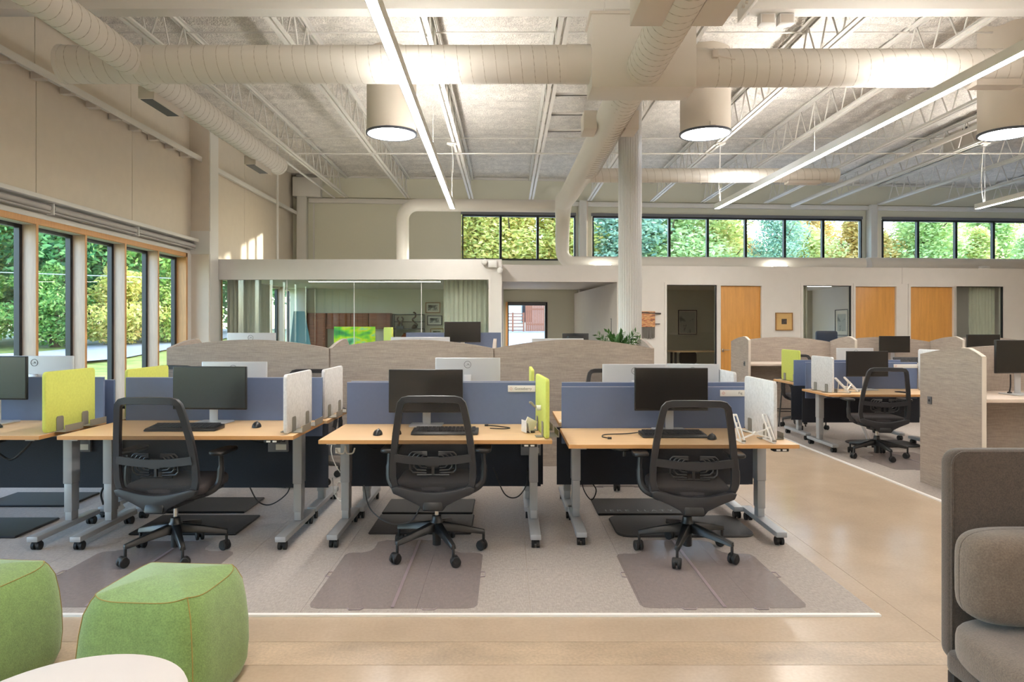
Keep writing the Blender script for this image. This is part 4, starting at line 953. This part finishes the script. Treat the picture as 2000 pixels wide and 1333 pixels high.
t = thing('floor_socket', 'round grey floor socket under the left-edge desk', 'socket', (-3.13, 5.28, .008)); obj('socket_ring', MB().lathe([(.10, 0), (.10, .008), (.07, .014), (.03, .016)], 28), 'leg_grey', t); obj('flip_lid', MB().bar((.03, .03, .015), (.11, .09, .07), .008, .07), 'white_plastic', t)
t = thing('bar_stool', 'thin black stool legs under the brown cubicle worktop behind the lime divider', 'stool', (4.2, 10.25, .008))
obj('seat', MB().lathe([(.16, .66), (.17, .68), (.16, .70)], 24), 'black_plastic', t)
for dx, dy in ((-1, -1), (1, -1), (1, 1), (-1, 1)): obj('leg', MB().tube([(dx*.2, dy*.2, 0), (dx*.1, dy*.1, .66)], .010, 8), 'black_plastic', t)
obj('foot_ring', MB().tube([(-.165, -.165, .22), (.165, -.165, .22), (.165, .165, .22), (-.165, .165, .22)], .008, 6, closed=True), 'black_plastic', t)

# ================================================================== FRONT LOUNGE
def pouf(label, x, y, rz):
    t = thing('pouf', label, 'pouf', (x, y, 0), rz, 'green fabric poufs')
    def shape(a, half, e):
        c, s_ = math.cos(a), math.sin(a); return half*math.copysign(abs(c)**(2/e), c), half*math.copysign(abs(s_)**(2/e), s_)
    prof = [(.20, .0), (.240, .006), (.256, .05), (.262, .13), (.260, .22), (.252, .31), (.240, .385), (.226, .43), (.211, .450)]
    N = 64; vs = []; 
    for h, z in prof:
        for k in range(N):
            a = 2*PI*k/N; px, py = shape(a, h, 4.2 if z > .4 else 5)
            dip = -.012*(abs(math.cos(2*a)))*(z/.45)**3; vs.append((px, py, z+dip))
    m = len(prof); fs = [(i*N+k, i*N+(k+1) % N, (i+1)*N+(k+1) % N, (i+1)*N+k) for i in range(m-1) for k in range(N)] + [tuple(range(N-1, -1, -1))]
    obj('side_cover', MB().add(vs, fs), 'pouf_green', t, ang=80)
    tv = []; q = [.211, .18, .135, .08, .0]
    for h in q[:-1]:
        for k in range(N):
            a = 2*PI*k/N; px, py = shape(a, h, 4.2-1.6*(1-h/.211)); tv.append((px, py, .450-.012*abs(math.cos(2*a))*(h/.211)**2+.026*(1-(h/.211)**2)))
    tv.append((0, 0, .476)); n_ = len(q)-1
    tf = [(i*N+k, i*N+(k+1) % N, (i+1)*N+(k+1) % N, (i+1)*N+k) for i in range(n_-1) for k in range(N)] + [((n_-1)*N+k, (n_-1)*N+(k+1) % N, n_*N) for k in range(N)]
    obj('top_cover', MB().add(tv, tf), 'pouf_green', t, ang=80)
    ring = []
    for k in range(N): a = 2*PI*k/N; px, py = shape(a, .2135, 4.2); ring.append((px, py, .449-.012*abs(math.cos(2*a))))
    obj('top_seam', MB().tube(ring, .0018, 5, closed=True), 'stitch', t)
    for k in range(4):
        a = PI/4+PI/2*k; pl = []
        for h, z in prof[1:]:
            px, py = shape(a, h+.001, 4.2 if z > .4 else 5); pl.append((px, py, z))
        obj('corner_seam', MB().tube(pl, .002, 5), 'stitch', t)
pouf('green fabric pouf in the foreground, the whole one with a vertical seam facing the viewer', -1.375, 2.77, R(-4))
pouf('green fabric pouf cut by the left edge of the photo', -2.22, 2.82, R(-6))
t = thing('side_table', 'round white low table in the bottom left corner', 'table', (-1.135, 1.745, 0))
obj('tabletop', MB().lathe([(.27, .475), (.288, .478), (.292, .487), (.288, .497), (.27, .50), (.1, .50)], 64), 'table_white', t)
obj('pedestal', MB().lathe([(.04, .02), (.03, .05), (.03, .46), (.09, .475)], 24), 'table_white', t); obj('table_base', MB().lathe([(.2, 0), (.2, .01), (.05, .022)], 40), 'table_white', t)
s = thing('sofa', 'dark taupe high-back sofa cut by the right edge of the photo', 'sofa', (1.475, 2.30, 0))
obj('back_panel', MB().prism(rrect(0, 1.7, .345, 1.062, .05, 6), 'y', -.03, .03), 'sofa', s, bev=.018, seg=3)
obj('back_piping', MB().tube([(x, -.026, z) for x, z in rrect(.008, 1.692, .353, 1.054, .045, 6)], .004, 6, closed=True), 'sofa', s)
def pillow(x0, x1, y0, y1, z0, z1, e=4.5, nu=48, nv=24):
    cx, cy, cz = (x0+x1)/2, (y0+y1)/2, (z0+z1)/2; hx, hy, hz = (x1-x0)/2, (y1-y0)/2, (z1-z0)/2
    sp = lambda v, p: math.copysign(abs(v)**p, v)
    def f(u, v):
        a = 2*PI*u; b = PI*(v-.5)
        return (cx+hx*sp(math.cos(a), 2/8)*sp(math.cos(b), .42), cy+hy*sp(math.sin(b), .75), cz+hz*sp(math.sin(a), 2/5)*sp(math.cos(b), .42))
    return MB().grid(f, nu, nv)
c = obj('back_cushion', pillow(-.035, .78, -.235, -.03, .535, .828), 'sofa_light', s, ang=180)
obj('cushion_piping', MB().tube([(.3725+.406*math.copysign(abs(math.cos(a))**.25, math.cos(a)), -.125, .6815+.145*math.copysign(abs(math.sin(a))**.4, math.sin(a))) for a in [2*PI*k/64 for k in range(64)]], .0022, 6, closed=True), 'sofa', c)
obj('back_cushion', pillow(.77, 1.62, -.235, -.03, .535, .852), 'sofa_light', s, ang=180)
obj('seat_cushion', pillow(-.085, .77, -.62, -.03, .40, .532), 'sofa_light', s, ang=180); obj('seat_cushion', pillow(.78, 1.62, -.62, -.03, .40, .532), 'sofa_light', s, ang=180)
obj('seat_frame', MB().prism(rrect(-.04, 1.58, -.58, -.04, .05), 'z', .345, .41), 'sofa', s, bev=.015)
for x, y in ((-.01, -.07), (-.01, -.5), (1.5, -.07), (1.5, -.5)): obj('leg', MB().box(x-.016, x+.016, y-.016, y+.016, 0, .345), 'black_plastic', s, bev=.003)

# ================================================================== ROOMS BEHIND GLASS
def curtain(label, x0, x1, y, z0, z1, n, rz=0, o=(0, 0, 0), amp=.035):
    t = thing('curtain', label, 'curtain', o, rz, 'sage curtains behind the glass')
    L_ = x1-x0; rnd = [random.uniform(.7, 1.3) for _ in range(n+1)]
    def f(u, v):
        k = u*n; i = int(min(k, n-1e-6)); q = amp*rnd[i]
        return (x0+u*L_+.008*math.sin(k*7), y+q*math.sin(2*PI*k)*(.55+.45*(1-v)), z0+v*(z1-z0))
    obj('drape', MB().grid(f, n*10, 8), 'curtain', t, ang=180); obj('curtain_track', box(x0-.05, x1+.05, y-.015, y+.015, z1, z1+.03), 'white_plastic', t)
curtain('sage curtain at the left end of the meeting room glass', -5.62, -4.93, 13.72, .05, 2.50, 8)
curtain('sage curtain at the right end of the meeting room glass', -1.27, -.40, 13.72, .05, 2.50, 9)
curtain('curtain between the side windows of the meeting room', -.1, .55, 0, .05, 2.5, 5, PI/2, (-5.80, 16.1, 0))
curtain('narrow curtain strip left of the middle office glass', 6.60, 6.78, .2, .05, 2.5, 3, OA, (0, 14.55, 0))
curtain('pale curtain right of the right-hand office glass', 10.66, 11.30, .2, .05, 2.5, 8, OA, (0, 14.55, 0))
t = thing('linear_light', 'thin strip light on the meeting room ceiling', 'light', (-3.0, 15.5, 2.53)); obj('housing', box(-1.5, 1.5, -.04, .04, -.02, .03), 'white_plastic', t); obj('diffuser', box(-1.49, 1.49, -.035, .035, -.026, -.02), 'strip_small', t)
for x, y, lb in ((7.6, 17.2, 'strip light on the ceiling of the middle office'), (3.1, 17.4, 'added strip light on the ceiling of the left office, out of view'), (10.5, 17.8, 'added strip light on the ceiling of the right office, out of view')):  # left and right office lamps are added out of view against dark interiors
    t = thing('linear_light', lb, 'light', (x, y, 2.53)); obj('housing', box(-.6, .6, -.04, .04, -.02, .03), 'white_plastic', t); obj('diffuser', box(-.59, .59, -.035, .035, -.026, -.02), 'strip_small', t)
# wall cabinet
t = thing('wall_cabinet', 'reddish wood wall cabinet at the back of the meeting room', 'cabinet', (-5.55, 19.0, 0))
obj('carcass', MB().box(0, 2.3, .0, .4, 0, .75).box(0, .5, 0, .4, .75, 1.87).box(2.2, 2.3, 0, .4, .75, 1.87).box(.5, 2.2, .05, .4, 1.43, 1.87).box(.5, 2.2, .36, .4, .75, 1.43), 'cabinet_red', t)
for k in range(3):
    d = obj('cabinet_door', box(.72+.5*k, 1.2+.5*k, -.005, .05, 1.45, 1.85), 'cabinet_red', t, bev=.004); obj('knob', MB().tube([(1.15+.5*k if k == 1 else .77+.5*k, -.005, 1.5), (1.15+.5*k if k == 1 else .77+.5*k, -.03, 1.5)], .018, 10), 'leg_dark', d)
t = thing('painting', 'self-glowing green and yellow abstract painting in the meeting room', 'painting', (-3.99, 17.9, 1.22)); obj('canvas', box(-.54, .54, -.02, .02, -.25, .27), 'lime_art_glow', t); obj('easel', MB().bar((-.3, .05, -1.22), (-.2, .03, .1), .03, .03).bar((.3, .05, -1.22), (.2, .03, .1), .03, .03).box(-.4, .4, .02, .06, -.30, -.26), 'shelf_dark', t)
t = thing('glass_board', 'pale blue glass board leaning in the meeting room', 'board', (-5.0, 16.4, 0)); obj('board_sheet', MB().prism([(-.28, .45), (.40, .45), (.14, 1.86), (-.12, 1.86)], 'y', -.006, .006), 'blue_board', t); obj('board_foot', MB().bar((-.2, -.2, .01), (-.2, .3, .01), .03, .03).bar((.3, -.2, .01), (.3, .3, .01), .03, .03).bar((-.2, 0, .01), (-.2, 0, .5), .03, .03).bar((.3, 0, .01), (.3, 0, .5), .03, .03), 'leg_grey', t)
t = thing('open_shelf', 'thin dark open shelf with sculptures beside the wood cabinet', 'shelf', (-3.2, 19.05, 0))
obj('shelf_frame', MB().box(0, .02, 0, .02, 0, 1.84).box(.86, .88, 0, .02, 0, 1.84).box(0, .02, .28, .3, 0, 1.84).box(.86, .88, .28, .3, 0, 1.84).box(0, .88, 0, .02, 1.82, 1.84).box(0, .88, .28, .3, 1.82, 1.84).box(0, .88, .28, .3, 1.62, 1.64), 'shelf_dark', t)
for z in (1.44, 1.05, .6, .15): obj('shelf_board', box(.02, .86, 0, .3, z-.025, z), 'shelf_dark', t)
t = thing('sculpture', 'dark twin-figure sculpture on the open shelf', 'sculpture', (-3.0, 19.2, 1.44)); obj('plinth', box(-.10, .10, -.07, .07, 0, .07), 'leg_dark', t)
obj('figure', MB().tube(bez([(-.06, 0, .07), (-.03, 0, .16), (-.08, 0, .26), (-.04, 0, .33)], 5), [.03]*8+[.02]*8, 8).tube(bez([(.06, 0, .07), (.03, 0, .16), (.08, 0, .26), (.04, 0, .33)], 5), [.03]*8+[.02]*8, 8), 'bronze', t)
t = thing('sculpture', 'curled bronze sculpture on the open shelf, the right one', 'sculpture', (-2.6, 19.2, 1.44)); obj('figure', MB().tube(bez([(-.08, 0, .03), (.0, 0, .02), (.08, 0, .10), (.0, 0, .17), (-.06, 0, .25), (.02, 0, .33), (.03, 0, .42), (-.03, 0, .46)], 5), .022, 8).lathe([(.06, 0), (.09, .02), (.06, .08), (.02, .12)], 14), 'bronze', t)
t = thing('vase', 'dark red vase on the lower shelf beside the green painting', 'vase', (-2.85, 19.2, 1.05)); obj('vase_body', MB().lathe([(.06, 0), (.12, .08), (.13, .16), (.07, .23), (.06, .25)], 20), 'cabinet_red', t); obj('vase_rim', MB().lathe([(.06, .25), (.07, .265)], 20), 'bronze', t)
def picture(label, x, y, z, w_, h, frame, art, matw=.05, rz=0, fr=.022, paper='paper'):
    t = thing('framed_picture', label, 'picture', (x, y, z), rz)
    obj('frame', MB().box(-w_/2, w_/2, -.02, .01, h/2-fr, h/2).box(-w_/2, w_/2, -.02, .01, -h/2, -h/2+fr).box(-w_/2, -w_/2+fr, -.02, .01, -h/2+fr, h/2-fr).box(w_/2-fr, w_/2, -.02, .01, -h/2+fr, h/2-fr), frame, t)
    mt = obj('mount', box(-w_/2+fr, w_/2-fr, -.006, .008, -h/2+fr, h/2-fr), paper, t)
    obj('print', box(-w_/2+fr+matw, w_/2-fr-matw, -.009, -.006, -h/2+fr+matw, h/2-fr-matw), art, mt)
picture('top one of three framed photos beside the meeting room curtain', -2.1, 19.38, 2.03, .42, .30, 'gold_frame', 'photo_art')
picture('middle one of three framed photos, in a black frame beside the curtain', -2.05, 19.38, 1.67, .42, .28, 'black_frame', 'photo_art')
picture('lowest framed photo beside the meeting room curtain', -1.98, 19.38, 1.30, .38, .28, 'gold_frame', 'photo_art')
picture('framed figure sketch on the back wall of the left office', 5.27, 19.92, 1.62, .56, .72, 'black_frame', 'sketch_art', .02, FA, .025)
picture('framed landscape print on the side wall of the middle office', 8.93, 18.2, 1.6, .70, .70, 'black_frame', 'sketch_art', .10, -PI/2)
picture('small gold-framed picture with a tan mount on the wall between the doors', 6.11, 14.55+.087*6.11-.03, 1.60, .39, .39, 'gold_frame', 'ink', .12, OA, .016, 'art_tan')
picture('narrow dark-framed picture on the side wall of the recess', 2.35, 15.4, 1.50, .30, .34, 'black_frame', 'sketch_art', .03, -PI/2, .02)
t = thing('woven_hanging', 'colourful woven wall hanging with grey fringe beside the fluted column', 'textile art', (3.08, 14.55+.087*3.08-.01, 1.50), OA)
obj('weaving', box(-.34, .13, -.03, .0, -.02, .32), 'weave_art', t); obj('hanging_stick', MB().tube([(-.36, -.02, .30), (.26, -.02, .27)], .016, 8).tube([(-.3, -.02, .04), (.24, -.02, .045)], .010, 8), 'shelf_dark', t)
fr = MB()
for k in range(22): x = -.34+.0214*k; fr.tube([(x+.01, -.015, -.02), (x+.01+random.uniform(-.004, .004), -.015, -.25-random.uniform(0, .03))], .009, 5)
obj('fringe', fr, 'text_grey', t, kind='stuff')
# office furniture behind glass
t = thing('office_desk', 'light wood desk in the left office behind the glass', 'desk', (4.85, 16.8, 0)); obj('tabletop', box(-.85, .45, -.35, .35, .87, .90), 'desk_wood', t, bev=.003)
for x in (-.75, .35): obj('leg', MB().bar((x, .25, 0), (x, .2, .87), .05, .05).bar((x, -.25, .0), (x, -.2, .87), .05, .05), 'black_plastic', t)
t = thing('task_chair', 'dark chair at the desk in the left office', 'chair', (4.55, 17.4, 0)); obj('seat', MB().prism(rrect(-.24, .24, -.24, .24, .08), 'z', .45, .52), 'seat_fabric', t, bev=.02); obj('backrest', MB().prism(rrect(-.22, .22, .55, .86, .08), 'y', -.26, -.22), 'seat_fabric', t, bev=.015)
obj('chair_stem', MB().tube([(0, 0, .08), (0, 0, .45)], .03, 10).bar((0, -.24, .4), (0, -.24, .6), .06, .02), 'black_plastic', t)
for k in range(5): obj('base_leg', MB().bar((0, 0, .09), (.3*math.cos(2*PI*k/5), .3*math.sin(2*PI*k/5), .04), .04, .04), 'black_plastic', t)
t = thing('lounge_chair', 'grey-blue high chair back in the middle office', 'chair', (8.35, 17.6, 0)); obj('backrest', MB().prism(rrect(-.28, .28, .5, 1.38, .06), 'y', .2, .28), 'screen_blue', t, bev=.02); obj('seat', MB().prism(rrect(-.28, .28, -.3, .25, .06), 'z', .4, .52), 'screen_blue', t, bev=.02)
for x, y in ((-.22, -.22), (.22, -.22), (-.22, .22), (.22, .22)): obj('leg', box(x-.02, x+.02, y-.02, y+.02, 0, .4), 'black_plastic', t)
def plant(label, x, y, z, n, h, spread, sz):
    t = thing('potted_plant', label, 'plant', (x, y, z)); obj('pot', MB().lathe([(.07, 0), (.10, .16), (.105, .17), (.09, .17), (.085, .14)], 24), 'pot', t)
    rnd = random.Random(int(x*100))
    for k in range(n):
        a = rnd.uniform(0, 2*PI); hh = h*rnd.uniform(.7, 1); lean = spread*rnd.uniform(.3, 1)
        st = bez([(0, 0, .14), (.3*lean*math.cos(a), .3*lean*math.sin(a), .14+hh*.6), (lean*math.cos(a), lean*math.sin(a), .14+hh)], 8)
        m = MB().tube(st, [.009-.0004*i for i in range(len(st))], 5)
        for i in range(4, len(st)):
            p = Vector(st[i]); d = (Vector(st[i])-Vector(st[i-1])).normalized()
            for s_ in (-1, 1):
                sd = d.cross(Vector((math.sin(a), -math.cos(a), .2))).normalized() if i % 2 else d.orthogonal().normalized()
                q = p+(sd*s_+d*.8).normalized()*sz; wv = d.cross(sd)*sz*.22
                m.add([p, p*.5+q*.5+wv, q, p*.5+q*.5-wv, p*.5+q*.5+d*.006], [(0, 1, 4), (1, 2, 4), (2, 3, 4), (3, 0, 4)])
        obj('leafy_stem', m, 'leaf_green', t, smooth=False)
plant('leafy green potted plant behind the right bay of the curved partition', 1.27, 7.85, .872, 13, .40, .26, .075)
plant('small green plant on the floor of the left office', 5.05, 15.4, .25, 12, .34, .2, .10)
o = thing('plant_stand', 'low stand under the plant in the left office', 'stand', (5.05, 15.4, 0)); obj('stand_top', box(-.15, .15, -.15, .15, .21, .25), 'desk_wood', o)
for x, y in ((-.12, -.12), (.12, -.12), (-.12, .12), (.12, .12)): obj('leg', box(x-.012, x+.012, y-.012, y+.012, 0, .21), 'black_plastic', o)

# ================================================================== OUTSIDE
def gz(x, y):
    dl = max(0, -6.4-x); db = max(0, y-20.0)
    return -.12+max(min(dl, 22)/22*.85 if dl else 0, min(db, 22)/22*1.42 if db else 0)
def gnd(u, v):
    x = -90+u*200; y = -30+v*140; z = gz(x, y)
    if -6.3 < x < 17.2 and y < 20.3: z = -.3
    return (x, y, z)
obj('ground', MB().grid(gnd, 200, 140), 'grass', kind='structure', ang=180)
obj('driveway', MB().grid(lambda u, v: (-5+u*26, 20.9+v*20.5, gz(-5+u*26, 20.9+v*20.5)+.03), 8, 20), 'gravel', kind='structure')
obj('road', MB().grid(lambda u, v: (-14.5-u*4.5, 5+v*60, gz(-16-u*4.5, 5+v*60)+.06), 6, 40), 'asphalt', kind='structure')
LEAFM = {}
def crown_mesh(seed, N, blobs, sz):
    rnd = random.Random(seed); vs = []; fs = []
    for _ in range(N):
        b = rnd.choice(blobs); d = Vector((rnd.gauss(0, 1), rnd.gauss(0, 1), rnd.gauss(0, 1))).normalized()
        rr = rnd.random()**.4
        p = Vector((b[0]+d.x*b[3]*rr, b[1]+d.y*b[3]*rr, b[2]+d.z*b[4]*rr))
        u = Vector((rnd.gauss(0, 1), rnd.gauss(0, 1), rnd.gauss(0, .7))).normalized(); v = u.orthogonal().normalized()
        a = rnd.uniform(0, 2*PI); v = (v*math.cos(a)+u.cross(v)*math.sin(a)); s_ = sz*rnd.uniform(.6, 1.3); n = len(vs)
        vs += [p-u*s_, p-v*s_*.45, p+u*s_, p+v*s_*.45]; fs.append((n, n+1, n+2, n+3))
    me = bpy.data.meshes.new('crown'); me.from_pydata([tuple(v) for v in vs], [], fs); me.materials.append(M['leaf_bright']); return me
def blobs(seed, h, r, n):
    rnd = random.Random(seed); out = []
    for k in range(n):
        z = h*(.16+.78*k/(n-1)); w_ = r*(1-.75*((k/(n-1))-.35)**2/.45)
        a = rnd.uniform(0, 2*PI); q = w_*.45*rnd.random(); out.append((q*math.cos(a), q*math.sin(a), z, w_*rnd.uniform(.55, .75), h*.15))
    return out
CM = [crown_mesh(1, 20000, blobs(1, 11, 3.6, 16), .15), crown_mesh(2, 20000, blobs(2, 9, 3.4, 13), .14), crown_mesh(3, 14000, blobs(3, 13, 3.0, 16), .15), crown_mesh(4, 9000, blobs(4, 3.0, 2.2, 7), .09)]
CH_ = [11, 9, 13, 3]
def tree(label, x, y, v, m, s=1., rz=0., g='trees outside', wide=1.):
    z = gz(x, y); t = thing('tree' if v < 3 else 'shrub', label, 'tree' if v < 3 else 'shrub', (x, y, z), rz, g); h = CH_[v]
    tk = MB().tube(bez([(0, 0, -.1), (.1, .05, h*.3), (-.05, .1, h*.6), (.05, 0, h*.9)], 4), [.2-.012*i for i in range(13)], 8)
    rnd = random.Random(v)
    for k in range(7):
        a = k*2.4; zz = h*(.22+.08*k); r = h*.2
        tk.tube([(0, .05, zz), (r*.5*math.cos(a), r*.5*math.sin(a), zz+h*.07), (r*math.cos(a), r*math.sin(a), zz+h*.16)], [.07, .05, .02], 6)
    t.scale = (s*wide, s*wide, s)
    obj('trunk', tk, 'bark', t)
    c = bpy.data.objects.new('crown', CM[v]); COL.objects.link(c); c.parent = t; c['kind'] = 'stuff'
    c.material_slots[0].link = 'OBJECT'; c.material_slots[0].material = M[m]
L5 = ['first', 'second', 'third', 'fourth', 'fifth', 'sixth', 'seventh', 'eighth', 'ninth', 'tenth']
A = [(-29.5, 31, 0, 'leaf_bright'), (-26.5, 33, 2, 'leaf_yellowgreen'), (-24.5, 35.5, 1, 'leaf_bright'), (-21.5, 33.5, 0, 'leaf_deep'), (-20, 37, 1, 'leaf_yellowgreen'), (-17.3, 34, 2, 'leaf_bright'), (-26, 27, 1, 'leaf_yellowgreen'), (-31, 38, 2, 'leaf_deep'), (-22.5, 41, 2, 'leaf_bright'), (-15, 40, 0, 'leaf_deep')]
for k, (x, y, v, m) in enumerate(A):
    tree('%s tree outside the tall left windows, %s foliage' % (L5[k], m.split('_')[1].replace('yellowgreen', 'yellow-green')), x, y, v, m, 1.1 if k < 8 else 1.3, k*1.7, 'trees outside the tall left windows')
for k, (x, y, m) in enumerate(((-27.5, 29.5, 'leaf_bright'), (-23.5, 30.0, 'leaf_yellowgreen'), (-20.5, 31, 'leaf_bright'), (-18, 31.5, 'leaf_gold'), (-16, 33, 'leaf_yellowgreen'), (-25.5, 31, 'leaf_deep'), (-29.5, 27, 'leaf_gold'))):
    tree('%s low shrub at the foot of the trees outside the left windows' % L5[k], x, y, 3, m, 1.2, k*2.1, 'shrubs outside the tall left windows')
B = [(-3.2, 55, 1, 'leaf_gold'), (.4, 54, 0, 'leaf_gold'), (4.6, 55, 1, 'leaf_gold'), (9.0, 54, 0, 'leaf_blue'), (13, 55, 1, 'leaf_overlit'), (17.2, 56, 0, 'leaf_palegold'), (20.6, 52, 2, 'leaf_blue'), (24, 56, 1, 'leaf_palegold'), (28.5, 55, 1, 'leaf_orange'), (33, 54, 0, 'leaf_overlit')]
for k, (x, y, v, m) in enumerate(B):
    tree('%s tree from the left seen through the high back windows, %s foliage' % (L5[k], m.split('_')[1].replace('palegold', 'overlit yellow').replace('blue', 'blue-green')), x, y, v, m, (1.1, 1.1, 1.15, 1.15, 1.2, 1.05, .85, 1.0, 1.0, 1.0)[k], k*1.3, 'trees behind the building', 1.4 if v < 2 else 1.1)
for k, (x, y, v, m) in enumerate(((37.5, 55, 1, 'leaf_palegold'), (42, 54, 1, 'leaf_overlit'), (22, 64, 1, 'leaf_orange'), (29.5, 66, 0, 'leaf_orange'), (37, 68, 1, 'leaf_gold'), (13, 64, 0, 'leaf_deep'), (-1, 63, 0, 'leaf_deep'), (6, 64, 0, 'leaf_gold'), (45, 72, 0, 'leaf_palegold'), (52, 74, 0, 'leaf_overlit'))):
    tree('%s of the trees further back behind the building, %s foliage' % (L5[k], m.split('_')[1].replace('palegold', 'overlit yellow')), x, y, v, m, (.85 if k < 2 else 1.0 if k < 8 else 1.25), k*1.9, 'trees behind the building', 1.45)
# fence, gate and house seen through the recess glazing
f = thing('wood_fence', 'red-brown board fence beyond the recess glazing', 'fence', (1.1, 40.5, gz(1, 40.5)))
b0 = None
for k in range(22):
    if b0 is None: b0 = obj('fence_board', box(0, .105, 0, .025, .05, 1.75), 'fence_wood', f, smooth=False)
    else: c = b0.copy(); COL.objects.link(c); c.location = (k*.115, 0, 0)
obj('fence_rail', MB().box(0, 2.6, .025, .07, .4, .5).box(0, 2.6, .025, .07, 1.3, 1.4), 'fence_wood', f)
f = thing('lattice_gate', 'open lattice gate left of the board fence outside', 'gate', (-1.6, 40.5, gz(-1, 40.5)))
for x in (0, .65, 1.3, 1.95, 2.6): obj('gate_post', box(x-.05, x+.05, 0, .1, 0, 1.15), 'fence_wood', f)
for z in (.1, .3, .5, .7, .9, 1.08): obj('gate_rail', box(.05, 2.6, .03, .07, z-.03, z+.03), 'fence_wood', f)
h = thing('white_house', 'white house beyond the fence outside the recess', 'house', (0, 45.5, gz(0, 45.5)))
obj('house_wall', box(-7, 9, 0, 5, 0, 2.6), 'house_white', h); obj('house_roof', MB().prism([(-.4, 2.6), (5.4, 2.6), (2.5, 4.2)], 'x', -7.3, 9.3), 'house_trim', h)
for x in (-1.2, 1.0, 2.6): w_ = obj('house_window', box(x, x+.7, -.05, 0, .5, 2.2), 'house_trim', h); obj('pane', box(x+.05, x+.65, -.06, -.05, .55, 2.15), 'car_glass', w_)
c = thing('car', 'pale parked car outside at the left edge of the photo', 'car', (-24.6, 24.0, gz(-24.6, 24)), R(25))
obj('car_body', MB().prism([(-2.1, .3), (2.1, .3), (2.15, .7), (1.9, .85), (1.0, .95), (.4, 1.42), (-1.0, 1.45), (-1.7, 1.0), (-2.1, .9)], 'y', -.85, .85), 'car_white', c, bev=.08)
obj('car_window', MB().prism([(.85, .98), (.35, 1.36), (-.95, 1.38), (-1.45, 1.0)], 'y', -.87, .87), 'car_glass', c)
for x in (-1.3, 1.3):
    for y in (-.8, .8): obj('wheel', MB().tube([(x, y-.1, .33), (x, y+.1, .33)], .33, 20), 'rubber', c)
t = thing('utility_cable', 'pale overhead cable crossing in front of the trees outside the left windows', 'cable', (-30, 27, 0)); obj('cable_run', MB().tube([(0, 0, 4.0), (16, 2, 3.55)], .02, 6), 'wire_grey', t)
for x, y in ((-30, 27), (-13.6, 29.05)):
    t2 = thing('utility_pole', 'wooden pole carrying the overhead cable, %s end' % ('left' if x < -20 else 'right'), 'pole', (x, y, gz(x, y))); obj('pole', MB().tube([(0, 0, 0), (0, 0, 4.6-gz(x, y))], .1, 10), 'bark', t2); obj('crossarm', MB().box(-.5, .5, -.04, .04, 3.9-gz(x, y), 4.0-gz(x, y)), 'bark', t2)
